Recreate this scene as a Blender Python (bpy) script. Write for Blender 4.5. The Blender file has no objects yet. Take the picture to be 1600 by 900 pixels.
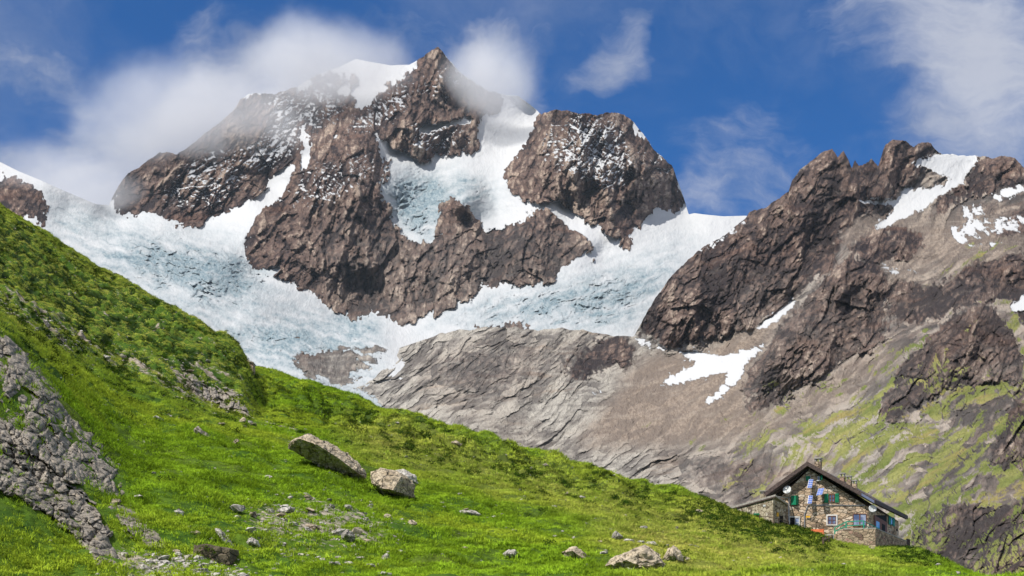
import bpy, bmesh, math, random
import numpy as np
from mathutils import Vector, Matrix
from mathutils.geometry import convex_hull_2d

random.seed(7); RNG = np.random.default_rng(11)
S = bpy.context.scene
C = S.collection
# ------------------------------------------------------------------ camera, sky, sun, exposure
F, HZ, CU = 2222.0, 1060.0, 800.0          # focal length in photo pixels, horizon row, centre column
cam = bpy.data.cameras.new('camera'); camo = bpy.data.objects.new('camera', cam); C.objects.link(camo)
camo.rotation_euler = (math.radians(90), 0, 0)
cam.sensor_width = 36; cam.lens = 36*F/1600; cam.shift_y = (HZ-450)/1600
cam.clip_start = 0.5; cam.clip_end = 60000
S.camera = camo
S.cycles.use_denoising = True
S.view_settings.view_transform = 'Standard'; S.view_settings.look = 'None'
S.view_settings.exposure = 0.58; S.view_settings.gamma = 1; S.view_settings.use_curve_mapping = False
SUN_EL, SUN_AZ = math.radians(52), math.radians(180+50)      # azimuth from +Y clockwise: behind the camera, to the left
sx, sy, sz = math.sin(SUN_AZ)*math.cos(SUN_EL), math.cos(SUN_AZ)*math.cos(SUN_EL), math.sin(SUN_EL)
sun = bpy.data.lights.new('sun', 'SUN'); suno = bpy.data.objects.new('sun', sun); C.objects.link(suno)
sun.energy = 4.0; sun.angle = math.radians(0.53); sun.color = (1, .95, .87)
suno.rotation_euler = Vector((-sx, -sy, -sz)).to_track_quat('-Z', 'Y').to_euler()

def nt_of(idb):
    idb.use_nodes = True; t = idb.node_tree; t.nodes.clear(); return t
class NB:
    """small node-building helper"""
    def __init__(s, tree): s.t = tree
    def n(s, typ, **kw):
        nd = s.t.nodes.new(typ)
        for k, v in kw.items(): setattr(nd, k, v)
        return nd
    def put(s, sock, v):
        if isinstance(v, bpy.types.NodeSocket): s.t.links.new(v, sock)
        elif v is not None: sock.default_value = v
    def math(s, op, a, b=None, c=None, clamp=False):
        nd = s.n('ShaderNodeMath', operation=op); nd.use_clamp = clamp
        for i, v in enumerate((a, b, c)):
            if v is not None: s.put(nd.inputs[i], v)
        return nd.outputs[0]
    def vmath(s, op, a, b=None):
        nd = s.n('ShaderNodeVectorMath', operation=op); s.put(nd.inputs[0], a)
        if b is not None: s.put(nd.inputs[1], b)
        return nd.outputs['Value'] if op in ('LENGTH', 'DOT_PRODUCT', 'DISTANCE') else nd.outputs[0]
    def noise(s, vec, scale, detail=4, rough=.55, dist=0, lac=2):
        nd = s.n('ShaderNodeTexNoise'); s.put(nd.inputs['Vector'], vec)
        nd.inputs['Scale'].default_value = scale; nd.inputs['Detail'].default_value = detail
        nd.inputs['Roughness'].default_value = rough; nd.inputs['Distortion'].default_value = dist
        nd.inputs['Lacunarity'].default_value = lac
        return nd.outputs[0]
    def vor(s, vec, scale, feature='F1', rand=1.0, out=0):
        nd = s.n('ShaderNodeTexVoronoi', feature=feature); s.put(nd.inputs['Vector'], vec)
        nd.inputs['Scale'].default_value = scale; nd.inputs['Randomness'].default_value = rand
        return nd.outputs[out]
    def ramp(s, v, a, b, lo=0.0, hi=1.0, smooth=True):
        nd = s.n('ShaderNodeMapRange'); nd.interpolation_type = 'SMOOTHSTEP' if smooth else 'LINEAR'
        s.put(nd.inputs[0], v)
        for i, x in enumerate((a, b, lo, hi)): s.put(nd.inputs[i+1], x)
        return nd.outputs[0]
    def mix(s, f, a, b, blend='MIX'):
        nd = s.n('ShaderNodeMix', data_type='RGBA', blend_type=blend); s.put(nd.inputs[0], f)
        for i, v in ((6, a), (7, b)):
            if isinstance(v, tuple): v = (v[0], v[1], v[2], 1)
            s.put(nd.inputs[i], v)
        return nd.outputs[2]
    def attr(s, name):
        nd = s.n('ShaderNodeAttribute'); nd.attribute_name = name; return nd.outputs['Fac']
    def pos(s): return s.n('ShaderNodeNewGeometry').outputs['Position']
    def objc(s): return s.n('ShaderNodeTexCoord').outputs['Object']
    def mapv(s, vec, scale=(1, 1, 1), rot=(0, 0, 0), loc=(0, 0, 0)):
        nd = s.n('ShaderNodeMapping'); s.put(nd.inputs[0], vec)
        nd.inputs['Scale'].default_value = scale; nd.inputs['Rotation'].default_value = rot; nd.inputs['Location'].default_value = loc
        return nd.outputs[0]
    def bump(s, h, dist, strength=1.0, normal=None):
        nd = s.n('ShaderNodeBump'); s.put(nd.inputs['Height'], h)
        nd.inputs['Distance'].default_value = dist; nd.inputs['Strength'].default_value = strength
        if normal is not None: s.put(nd.inputs['Normal'], normal)
        return nd.outputs[0]
    def surface(s, col, rough=.9, normal=None, spec=.2, metallic=0):
        p = s.n('ShaderNodeBsdfPrincipled'); o = s.n('ShaderNodeOutputMaterial')
        if isinstance(col, tuple): col = (col[0], col[1], col[2], 1)
        s.put(p.inputs['Base Color'], col); s.put(p.inputs['Roughness'], rough)
        p.inputs['Specular IOR Level'].default_value = spec; p.inputs['Metallic'].default_value = metallic
        if normal is not None: s.put(p.inputs['Normal'], normal)
        s.t.links.new(p.outputs[0], o.inputs[0]); return p
def mat(name):
    m = bpy.data.materials.new(name); return m, NB(nt_of(m))

# ---- world: physical sky, deepened as at altitude, and clouds laid out by direction
W = bpy.data.worlds.new('World'); S.world = W
b = NB(nt_of(W))
sky = b.n('ShaderNodeTexSky', sky_type='NISHITA'); sky.sun_disc = False
sky.sun_elevation = SUN_EL; sky.sun_rotation = SUN_AZ; sky.altitude = 2200; sky.air_density = 1.0; sky.dust_density = .3; sky.ozone_density = 2.0
skyc = b.mix(1.0, sky.outputs[0], (.05, .53, 1.02), 'MULTIPLY')
tc = b.n('ShaderNodeTexCoord').outputs['Generated']
sep = b.n('ShaderNodeSeparateXYZ'); b.put(sep.inputs[0], tc)
yy = b.math('MAXIMUM', sep.outputs[1], .05)
tx, tz = b.math('DIVIDE', sep.outputs[0], yy), b.math('DIVIDE', sep.outputs[2], yy)
comb = b.n('ShaderNodeCombineXYZ'); b.put(comb.inputs[0], tx); b.put(comb.inputs[1], tz)
tv = comb.outputs[0]
n_w = b.n('ShaderNodeTexNoise'); b.put(n_w.inputs['Vector'], tv); n_w.inputs['Scale'].default_value = 7; n_w.inputs['Detail'].default_value = 5; n_w.inputs['Roughness'].default_value = .55
wv = b.vmath('SUBTRACT', n_w.outputs['Color'], (.5, .5, .5))
sc_ = b.n('ShaderNodeVectorMath', operation='SCALE'); b.put(sc_.inputs[0], wv); sc_.inputs['Scale'].default_value = .11
tw = b.vmath('ADD', tv, sc_.outputs[0])
def blob(u, v, ru, rv, rot, amp):
    m = b.n('ShaderNodeMapping', vector_type='TEXTURE'); b.put(m.inputs[0], tw)
    m.inputs['Location'].default_value = ((u-CU)/F, (HZ-v)/F, 0); m.inputs['Rotation'].default_value = (0, 0, math.radians(rot))
    m.inputs['Scale'].default_value = (ru/F, rv/F, 1)
    l = b.vmath('LENGTH', m.outputs[0])
    return b.math('MULTIPLY', b.ramp(l, 1.25, .0), amp)
blobs = [(40, 310, 360, 140, 0, 1.0), (190, 260, 230, 95, 25, .9), (80, 230, 150, 60, 10, .5), (300, 170, 150, 90, 48, .85), (390, 110, 165, 100, 20, .9), (540, 90, 190, 95, 8, .85), (470, 170, 200, 90, 0, .8),
         (330, 25, 60, 45, 60, .45), (90, 130, 280, 80, -25, .46), (30, 50, 180, 100, 0, .48), (620, 25, 130, 50, -10, .35),
         (745, 75, 80, 105, 10, .95), (800, 110, 85, 90, 0, .5), (770, 165, 140, 55, 0, .55), (968, 62, 40, 80, -20, .6), (935, 112, 90, 36, 25, .42),
         (1500, 70, 190, 130, -20, .95), (1420, 0, 170, 70, 0, .6), (1590, 140, 150, 150, 0, .7), (1470, 190, 110, 100, 0, .6), (1530, 245, 200, 60, 0, .55),
         (1250, 260, 360, 95, 0, .42), (1080, 290, 200, 60, 20, .34), (1180, 160, 260, 70, 15, .22), (880, 60, 120, 60, 30, .25), (1300, 330, 300, 60, 0, .3)]
acc = None
for bl in blobs:
    o = blob(*bl); acc = o if acc is None else b.math('ADD', b.math('MULTIPLY', acc, b.math('SUBTRACT', 1, o)), o)   # screen
cn = b.noise(tw, 10, 8, .62); cn2 = b.noise(b.mapv(tw, (.55, 2.6, 1), (0, 0, .55)), 22, 7, .66)
den = b.math('ADD', acc, b.math('MULTIPLY', b.math('SUBTRACT', cn, .5), 1.15)); den = b.math('ADD', den, b.math('MULTIPLY', b.math('SUBTRACT', cn2, .5), .85))
cl = b.ramp(den, .1, 1.12); cl = b.math('MULTIPLY', cl, b.ramp(acc, 0, .25))
veil = b.math('MULTIPLY', b.ramp(b.noise(b.mapv(tw, (1, 1.7, 1), (0, 0, .45)), 3.2, 7, .6), .44, .72), .34)
cl = b.math('MULTIPLY', b.math('MAXIMUM', cl, veil), .94)
bright = b.mix(b.ramp(cn, .35, .68), (2.5, 3.0, 4.2), (4.9, 5.2, 6.2))
bright = b.mix(b.ramp(acc, .5, 1.0), bright, (4.9, 5.15, 6.0))
wcol = b.mix(cl, skyc, bright)
# unseen broken cloud, added overhead and behind the camera as neutral fill light
fill_cloud = b.math('MULTIPLY', b.ramp(sep.outputs[1], .62, .15), b.ramp(b.noise(tc, 2.2, 6, .6), .36, .6))
wcol = b.mix(fill_cloud, wcol, (7.0, 7.0, 7.1))
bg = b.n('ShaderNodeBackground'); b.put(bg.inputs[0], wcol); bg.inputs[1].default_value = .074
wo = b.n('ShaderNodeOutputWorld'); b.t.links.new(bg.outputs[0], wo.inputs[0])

# ------------------------------------------------------------------ numpy helpers: noise, masks, depth fields
def h2(ix, iy, seed):
    x = (ix.astype(np.int64)*374761393 + iy.astype(np.int64)*668265263 + seed*144665) & 0xFFFFFFFF
    x = ((x ^ (x >> 13))*1274126177) & 0xFFFFFFFF
    x = ((x ^ (x >> 16))*2246822519) & 0xFFFFFFFF
    return ((x ^ (x >> 15)) & 0xFFFFFF)/16777216.0
def perlin(x, y, seed=0):
    xi, yi = np.floor(x), np.floor(y); fx, fy = x-xi, y-yi
    u, v = fx*fx*fx*(fx*(fx*6-15)+10), fy*fy*fy*(fy*(fy*6-15)+10)
    def g(dx, dy):
        a = h2(xi+dx, yi+dy, seed)*6.2831853
        return np.cos(a)*(fx-dx)+np.sin(a)*(fy-dy)
    a = g(0, 0); bb = g(1, 0); c = g(0, 1); d = g(1, 1)
    return (a+(bb-a)*u)*(1-v)+(c+(d-c)*u)*v
def fbm(x, y, seed=0, oct=5, gain=.5):
    s = 0; a = 1; t = 0
    for i in range(oct): s = s+a*perlin(x*2**i, y*2**i, seed+i*7); t += a; a *= gain
    return s/t*1.6
def ridged(x, y, seed=0, oct=5, gain=.5):
    s = 0; a = 1; t = 0; w = 1
    for i in range(oct):
        r = 1-np.abs(perlin(x*2**i, y*2**i, seed+i*13))*1.9; r = np.clip(r, 0, 1)**2*w
        w = np.clip(r*1.6, 0, 1); s = s+a*r; t += a; a *= gain
    return s/t
def facets(x, y, seed=0, tilt=1.0, off=1.0):
    """cells with a random plane each: angular blocks. returns height, edge distance"""
    xi, yi = np.floor(x), np.floor(y)
    f1 = np.full(x.shape, 9.); f2 = np.full(x.shape, 9.); hh = np.zeros(x.shape)
    for dx in (-1, 0, 1):
        for dy in (-1, 0, 1):
            cx, cy = xi+dx, yi+dy
            px, py = cx+h2(cx, cy, seed), cy+h2(cx, cy, seed+1)
            d = (x-px)**2+(y-py)**2
            m = d < f1
            h = (h2(cx, cy, seed+2)-.5)*off+tilt*((h2(cx, cy, seed+3)-.5)*(x-px)+(h2(cx, cy, seed+4)-.5)*(y-py))*2
            f2 = np.where(m, f1, np.minimum(f2, d)); hh = np.where(m, h, hh); f1 = np.where(m, d, f1)
    return hh, np.sqrt(f2)-np.sqrt(f1)
def sstep(x, a, b_): t = np.clip((x-a)/(b_-a), 0, 1); return t*t*(3-2*t)
def poly_mask(poly, U, V):
    m = np.zeros(U.shape, bool); n = len(poly)
    xs = [p[0] for p in poly]; ys = [p[1] for p in poly]
    sel = (U >= min(xs)-1) & (U <= max(xs)+1) & (V >= min(ys)-1) & (V <= max(ys)+1)
    if not sel.any(): return m
    u, v = U[sel], V[sel]; r = np.zeros(u.shape, bool)
    for i in range(n):
        x0, y0 = poly[i]; x1, y1 = poly[(i+1) % n]
        if y0 == y1: continue
        c = (y0 > v) != (y1 > v)
        r ^= c & (u < (x1-x0)*(v-y0)/(y1-y0)+x0)
    m[sel] = r; return m
def blur(a, r):
    for ax in (0, 1):
        for _ in range(2):
            p = np.pad(a, [(r+1, r) if i == ax else (0, 0) for i in (0, 1)], mode='edge').cumsum(ax)
            n = a.shape[ax]
            a = (np.take(p, range(2*r+1, 2*r+1+n), ax)-np.take(p, range(0, n), ax))/(2*r+1)
    return a
MU, MV = np.meshgrid(np.arange(-70, 1672, 2.0), np.arange(40, 962, 2.0))      # mask canvas, 2 px cells
def field(poly, r):        # a blurred polygon as a lookup image
    return blur(poly_mask(poly, MU, MV).astype(float), max(1, int(r/2)))
def look(img, U, V):
    x = np.clip((U+70)/2, 0, img.shape[1]-1.001); y = np.clip((V-40)/2, 0, img.shape[0]-1.001)
    i, j = x.astype(int), y.astype(int); fx, fy = x-i, y-j
    return (img[j, i]*(1-fx)+img[j, i+1]*fx)*(1-fy)+(img[j+1, i]*(1-fx)+img[j+1, i+1]*fx)*fy
def tps(pts, vals, lam=1e-4):
    P = np.array(pts, float); n = len(P)
    def K(r2): return np.where(r2 > 0, r2*np.log(r2+1e-12), 0)
    A = np.zeros((n+3, n+3)); A[:n, :n] = K(((P[:, None]-P[None])**2).sum(2))+lam*np.eye(n)
    A[:n, n] = 1; A[:n, n+1:] = P; A[n, :n] = 1; A[n+1:, :n] = P.T
    w = np.linalg.solve(A, np.concatenate([np.array(vals, float), [0, 0, 0]]))
    def f(U, V):
        r = w[n]+w[n+1]*U+w[n+2]*V
        for i in range(n): r = r+w[i]*K((U-P[i, 0])**2+(V-P[i, 1])**2)
        return r
    return f
def depth_field(cp):
    f = tps([(u/400, v/400) for u, v, d in cp], [math.log(d) for u, v, d in cp], 2e-4)
    return lambda U, V: np.exp(f(U/400, V/400))
def line(pts):
    xs, ys = [p[0] for p in pts], [p[1] for p in pts]
    return lambda u: np.interp(u, xs, ys)
def world(U, V, D): return np.stack([(U-CU)/F*D, D, (HZ-V)/F*D], -1)
def grid_faces(nr, nc):
    i = np.arange(nr*nc).reshape(nr, nc)
    return np.stack([i[:-1, :-1], i[1:, :-1], i[1:, 1:], i[:-1, 1:]], -1).reshape(-1, 4)
def normals(P):
    dr = np.gradient(P, axis=0); dc = np.gradient(P, axis=1)
    n = np.cross(dr, dc); n /= np.linalg.norm(n, axis=-1, keepdims=True)+1e-9
    return n
def np_mesh(name, co, faces, attrs, material, smooth=True):
    used = np.unique(faces); remap = np.zeros(len(co), np.int64); remap[used] = np.arange(len(used))
    f = remap[faces]; co = co[used]; k = f.shape[1]
    me = bpy.data.meshes.new(name)
    me.vertices.add(len(co)); me.vertices.foreach_set('co', co.astype(np.float32).ravel())
    me.loops.add(f.size); me.loops.foreach_set('vertex_index', f.astype(np.int32).ravel())
    me.polygons.add(len(f)); me.polygons.foreach_set('loop_start', np.arange(0, f.size, k, dtype=np.int32))
    me.polygons.foreach_set('use_smooth', np.full(len(f), smooth))
    me.update(calc_edges=True)
    for an, av in attrs.items():
        a = me.attributes.new(an, 'FLOAT', 'POINT'); a.data.foreach_set('value', av[used].astype(np.float32))
    if material: me.materials.append(material)
    o = bpy.data.objects.new(name, me); C.objects.link(o); return o
def tag(o, label=None, cat=None, group=None, kind=None):
    for k, v in (('label', label), ('category', cat), ('group', group), ('kind', kind)):
        if v: o[k] = v
    return o
# ------------------------------------------------------------------ materials of the mountain country
def mountain_material():
    m, b = mat('mountain_rock_snow_grass')
    p = b.pos()
    sn, ic, gr, sc, sl, to = (b.attr(k) for k in ('snow', 'ice', 'grass', 'scree', 'slab', 'tone'))
    fs = b.attr('px')                                # metres per photo pixel: sizes of the fine grain
    q = b.n('ShaderNodeVectorMath', operation='SCALE'); b.put(q.inputs[0], p); b.put(q.inputs['Scale'], b.math('DIVIDE', 1.0, fs)); q = q.outputs[0]
    n1 = b.noise(b.mapv(p, (1, 1, .55)), .016, 8, .62); n2 = b.noise(q, .23, 4, .65); n3 = b.noise(b.mapv(p, (1, 1, .3), (0, .35, 0)), .03, 6, .65)
    tt = b.math('ADD', b.math('MULTIPLY', n1, .55), b.math('MULTIPLY', to, .6))
    tt = b.math('ADD', tt, b.math('MULTIPLY', b.math('SUBTRACT', n2, .5), .35))
    rock = b.mix(b.ramp(tt, .28, .56), (.028, .021, .022), (.140, .094, .077)); rock = b.mix(b.ramp(tt, .58, .86), rock, (.38, .295, .235))
    rock = b.mix(b.ramp(n3, .52, .74, 0, .35), rock, (.20, .165, .145))
    rock = b.mix(b.ramp(n2, .35, .62, .5, 0), rock, (.022, .018, .02))
    rock = b.mix(b.ramp(b.noise(p, .0075, 5, .6), .52, .72, 0, .55), rock, b.mix(.5, rock, (.18, .085, .05)))
    slab = b.mix(b.ramp(b.math('ADD', n3, b.math('MULTIPLY', b.math('SUBTRACT', to, .5), .35)), .28, .72), (.155, .142, .13), (.42, .395, .35)); slab = b.mix(b.ramp(n2, .38, .72, 0, .4), slab, (.11, .10, .10))
    slab = b.mix(b.ramp(b.noise(p, .012, 5, .6), .55, .72, 0, .5), slab, (.29, .22, .165))
    rock = b.mix(sl, rock, slab)
    scr = b.mix(b.ramp(n2, .3, .7), (.16, .125, .10), (.285, .232, .188)); scr = b.mix(b.ramp(n1, .45, .7, 0, .4), scr, (.17, .145, .13))
    scr = b.mix(b.ramp(to, .35, .75, .55, 0), scr, (.13, .105, .09)); scr = b.mix(b.ramp(n3, .5, .75, 0, .45), scr, (.38, .33, .275))
    rock = b.mix(sc, rock, scr)
    gra = b.mix(b.ramp(n1, .35, .68), (.125, .155, .038), (.28, .275, .095)); gra = b.mix(b.ramp(n2, .4, .75, 0, .5), gra, (.06, .075, .025))
    gra = b.mix(b.ramp(b.noise(p, .02, 4, .6), .52, .7, 0, .7), gra, (.29, .225, .09))
    gf = b.ramp(b.math('ADD', gr, b.math('MULTIPLY', b.math('SUBTRACT', n2, .5), .7)), .38, .6)
    col = b.mix(gf, rock, gra)
    icec = b.mix(b.ramp(n2, .3, .7), (.10, .155, .19), (.27, .32, .345)); icec = b.mix(b.ramp(n1, .5, .7, 0, .45), icec, (.25, .28, .29))
    snow = b.mix(ic, (.455, .465, .48), icec)
    sf = b.ramp(b.math('ADD', sn, b.math('MULTIPLY', b.math('SUBTRACT', n2, .5), .5)), .42, .58)
    col = b.mix(sf, col, snow)
    hb = b.math('ADD', b.math('MULTIPLY', n2, b.ramp(sf, 0, 1, 1.0, .25)), b.math('MULTIPLY', b.noise(q, .09, 5, .6), b.ramp(sf, 0, 1, 2.2, .5)))
    hb = b.math('MULTIPLY', hb, fs)
    b.surface(col, .92, b.bump(hb, 5.0, .8), .1)
    return m
M_MOUNT = mountain_material()

# ------------------------------------------------------------------ depths (photo column, photo row, metres along the view)
farD = depth_field([(-60, 262, 3750), (0, 253, 3800), (0, 300, 3560), (60, 330, 3380), (0, 360, 3200), (80, 285, 3620), (150, 320, 3650), (172, 318, 3850), (250, 238, 3950), (330, 200, 4050), (400, 145, 4250), (470, 135, 4400),
    (200, 338, 3620), (320, 358, 3450), (250, 300, 3700), (350, 270, 3800), (430, 250, 3850), (440, 295, 3700), (400, 330, 3450), (380, 375, 3250),
    (560, 95, 4600), (600, 100, 4600), (640, 101, 4550), (683, 73, 4350), (640, 140, 4250), (560, 150, 4350), (500, 200, 4150), (700, 160, 4280), (760, 140, 4500), (820, 155, 4600), (850, 175, 4600), (650, 220, 4000), (730, 200, 4150), (590, 190, 4100),
    (575, 210, 3850), (520, 240, 3700), (470, 270, 3620), (500, 330, 3330), (560, 330, 3280), (430, 400, 3120), (400, 420, 3080), (550, 420, 2980), (480, 450, 2970), (555, 495, 2820), (640, 400, 3130), (650, 370, 3230), (600, 300, 3450),
    (610, 250, 3850), (700, 260, 3900), (780, 230, 4150), (830, 190, 4500), (620, 320, 3520), (700, 300, 3640), (640, 372, 3260), (760, 300, 3620), (780, 335, 3480), (720, 340, 3350),
    (870, 172, 3780), (960, 177, 3800), (1030, 240, 3760), (1075, 335, 3720), (800, 290, 3580), (860, 260, 3480), (930, 260, 3420), (1000, 270, 3560), (960, 365, 3180), (890, 330, 3330), (1010, 340, 3480),
    (720, 320, 3240), (850, 335, 3200), (920, 385, 3040), (860, 420, 2890), (760, 440, 2840), (700, 400, 2950), (620, 500, 2700), (690, 480, 2720), (800, 380, 3010),
    (1160, 340, 3650), (1100, 345, 3560), (1050, 380, 3250), (940, 395, 3080), (1050, 420, 2980), (950, 440, 2820), (970, 520, 2380), (900, 500, 2480), (1060, 480, 2700), (800, 470, 2680), (820, 515, 2400), (680, 520, 2430), (700, 500, 2560),
    (100, 345, 3420), (200, 370, 3250), (320, 380, 3230), (250, 420, 2850), (330, 440, 2720), (180, 420, 2850), (400, 470, 2620), (450, 500, 2560), (560, 510, 2560), (400, 540, 2330), (480, 550, 2240), (600, 530, 2330), (350, 530, 2350), (520, 600, 2020), (450, 590, 2020), (600, 600, 2020), (0, 420, 2600), (1150, 480, 2700)])
midD = depth_field([(1165, 340, 2400), (1235, 290, 2450), (1300, 232, 2540), (1345, 255, 2520), (1400, 218, 2600), (1465, 238, 2660), (1530, 244, 2700), (1585, 246, 2650), (1660, 285, 2600), (1510, 258, 2660),
    (1430, 310, 2480), (1480, 275, 2590), (1380, 345, 2330), (1250, 340, 2230), (1180, 390, 2130), (1300, 320, 2300), (1350, 300, 2360), (1300, 400, 2060), (1110, 440, 2040), (1020, 500, 1990), (1100, 520, 1900), (1200, 460, 1950), (1150, 510, 1880), (990, 525, 2150),
    (1550, 330, 2350), (1600, 300, 2430), (1500, 350, 2250), (1600, 345, 2200), (1400, 385, 2030), (1390, 410, 1960), (1440, 410, 1950), (1600, 375, 2020),
    (1240, 480, 1880), (1180, 545, 1730), (1050, 555, 1900), (1100, 620, 1600), (1150, 600, 1580),
    (1330, 400, 1860), (1300, 440, 1700), (1250, 500, 1570), (1200, 560, 1500), (1350, 470, 1640), (1380, 430, 1740), (1300, 540, 1460), (1210, 620, 1420), (1170, 640, 1440),
    (1500, 410, 1720), (1580, 410, 1680), (1450, 480, 1520), (1560, 450, 1560), (1600, 440, 1580), (1400, 540, 1350),
    (1530, 475, 1330), (1500, 520, 1180), (1560, 550, 1090), (1600, 500, 1200), (1450, 560, 1180), (1430, 630, 1060), (1580, 600, 980), (1500, 620, 1000),
    (1300, 620, 1250), (1350, 700, 1010), (1450, 720, 860), (1550, 690, 800), (1620, 640, 800), (1600, 730, 690), (1500, 790, 640), (1550, 870, 500), (1650, 800, 520), (1430, 830, 650), (1300, 780, 900), (1200, 720, 1150), (1150, 680, 1350), (1200, 800, 930), (1400, 930, 520), (1600, 940, 420), (1300, 900, 680),
    (990, 540, 2080), (930, 525, 2280), (840, 515, 2350), (760, 512, 2360), (690, 522, 2330), (620, 545, 2260), (560, 560, 2170), (545, 590, 2060), (560, 605, 1990), (610, 640, 1820),
    (700, 580, 2000), (800, 560, 2080), (900, 560, 2060), (980, 580, 1900), (850, 620, 1790), (700, 640, 1740), (1000, 640, 1640), (900, 680, 1530), (780, 690, 1500), (950, 740, 1280), (1050, 700, 1380), (1080, 770, 1100), (850, 740, 1320), (600, 680, 1620), (1000, 800, 1080)])

sky_far = line([(-70, 235), (0, 253), (30, 268), (60, 280), (100, 298), (150, 319), (170, 320), (185, 290), (200, 270), (215, 262), (235, 248), (250, 238), (262, 237), (275, 240), (285, 236), (300, 225), (320, 208), (345, 190), (365, 172), (375, 155), (395, 145), (430, 146), (450, 140), (465, 135), (480, 125), (500, 115), (530, 105), (556, 92), (580, 97), (610, 102), (640, 101), (655, 92), (666, 84), (676, 77), (684, 72), (693, 82), (700, 92), (715, 108), (735, 125), (760, 140), (790, 148), (810, 150), (830, 165), (846, 178), (858, 174), (870, 170), (890, 174), (910, 177), (935, 179), (948, 176), (962, 175), (976, 179), (990, 191), (1005, 208), (1020, 232), (1035, 245), (1050, 258), (1060, 285), (1068, 308), (1076, 335), (1085, 333), (1100, 335), (1130, 338), (1165, 337), (1260, 350)])
mid_top = line([(505, 660), (516, 645), (521, 595), (530, 574), (552, 563), (590, 556), (620, 545), (650, 535), (690, 521), (720, 516), (760, 511), (800, 512), (840, 516), (880, 512), (930, 520), (970, 525), (990, 526), (1000, 508), (1015, 480), (1030, 457), (1050, 430), (1075, 406), (1100, 384), (1128, 370), (1150, 353), (1165, 340), (1172, 330), (1195, 325), (1215, 310), (1232, 300), (1238, 280), (1250, 265), (1270, 250), (1283, 238), (1300, 232), (1309, 245), (1318, 235), (1326, 250), (1331, 264), (1336, 250), (1342, 259), (1352, 255), (1362, 248), (1372, 259), (1378, 240), (1384, 225), (1395, 218), (1415, 220), (1428, 229), (1440, 222), (1455, 224), (1466, 238), (1475, 240), (1500, 243), (1530, 243), (1550, 247), (1565, 243), (1585, 246), (1600, 262), (1620, 275), (1670, 290)])
crest = line([(-260, 120), (0, 322), (60, 357), (130, 402), (220, 460), (300, 515), (340, 545), (365, 560), (380, 568), (400, 575), (440, 585), (480, 597), (540, 620), (600, 640), (700, 668), (800, 698), (880, 727), (950, 742), (1010, 761), (1060, 769), (1110, 784), (1140, 805), (1200, 817), (1280, 835), (1350, 850), (1400, 854), (1440, 866), (1480, 881), (1510, 897), (1600, 932), (1860, 1000)])

# ------------------------------------------------------------------ surface classes, as outlines on the rock faces
R_rock = [
 [(160, 330), (172, 318), (185, 285), (215, 255), (250, 232), (285, 230), (330, 195), (370, 160), (395, 138), (430, 138), (462, 132), (470, 160), (474, 200), (478, 248), (465, 258), (440, 270), (430, 290), (405, 300), (385, 318), (360, 335), (330, 352), (315, 360), (290, 358), (262, 350), (250, 345), (232, 335), (215, 340), (200, 342)],
 [(683, 60), (700, 86), (720, 105), (760, 135), (795, 146), (800, 160), (765, 178), (740, 190), (735, 205), (752, 228), (735, 240), (700, 240), (672, 252), (650, 250), (630, 240), (605, 225), (590, 215), (585, 205), (545, 205), (500, 225), (475, 232), (490, 215), (520, 200), (545, 175), (580, 160), (610, 135), (640, 115), (655, 88)],
 [(480, 235), (520, 215), (560, 203), (590, 205), (600, 235), (608, 260), (607, 285), (590, 292), (588, 300), (600, 315), (612, 340), (625, 365), (650, 378), (665, 385), (680, 378), (690, 372), (685, 350), (688, 320), (700, 312), (718, 312), (730, 330), (740, 345), (742, 360), (775, 350), (800, 355), (830, 345), (850, 325), (870, 330), (890, 345), (900, 360), (925, 375), (930, 388), (905, 402), (880, 415), (885, 428), (850, 438), (820, 445), (780, 452), (740, 458), (720, 470), (690, 485), (650, 495), (615, 510), (605, 508), (610, 487), (600, 490), (575, 500), (555, 497), (530, 480), (500, 470), (480, 455), (455, 440), (425, 425), (400, 425), (382, 405), (380, 385), (372, 372), (390, 345), (410, 322), (440, 295), (460, 270), (470, 250)],
 [(848, 170), (870, 160), (905, 168), (930, 172), (960, 165), (978, 172), (1000, 203), (1022, 230), (1052, 254), (1064, 285), (1078, 337), (1050, 330), (1030, 330), (1018, 325), (1015, 345), (1005, 352), (985, 362), (965, 371), (940, 365), (920, 352), (900, 345), (880, 330), (865, 318), (862, 308), (830, 312), (805, 305), (790, 290), (792, 270), (800, 245), (820, 215), (835, 195)],
 [(440, 152), (500, 128), (545, 150), (560, 165), (520, 200), (480, 232), (470, 200)], [(470, 128), (500, 112), (540, 112), (560, 124), (540, 140), (500, 132)],
 [(448, 566), (470, 556), (500, 550), (530, 546), (560, 548), (560, 575), (535, 600), (510, 592), (485, 582)],
 [(962, 380), (985, 368), (1005, 372), (985, 385), (965, 395)], [(915, 400), (945, 402), (940, 408), (905, 412)],
 [(-70, 270), (0, 275), (20, 280), (45, 285), (75, 305), (80, 318), (70, 325), (85, 345), (82, 362), (60, 355), (30, 335), (-70, 300)],
 [(790, 206), (822, 202), (825, 211), (800, 212)], [(735, 352), (770, 342), (772, 349), (742, 358)], [(808, 331), (830, 327), (836, 338), (812, 344)], [(660, 272), (678, 270), (676, 274), (662, 275)], [(776, 290), (784, 289), (783, 296), (777, 296)],
 [(740, 512), (760, 505), (800, 508), (850, 514), (830, 530), (740, 530)], [(895, 520), (925, 516), (930, 528), (895, 528)]]
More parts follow.
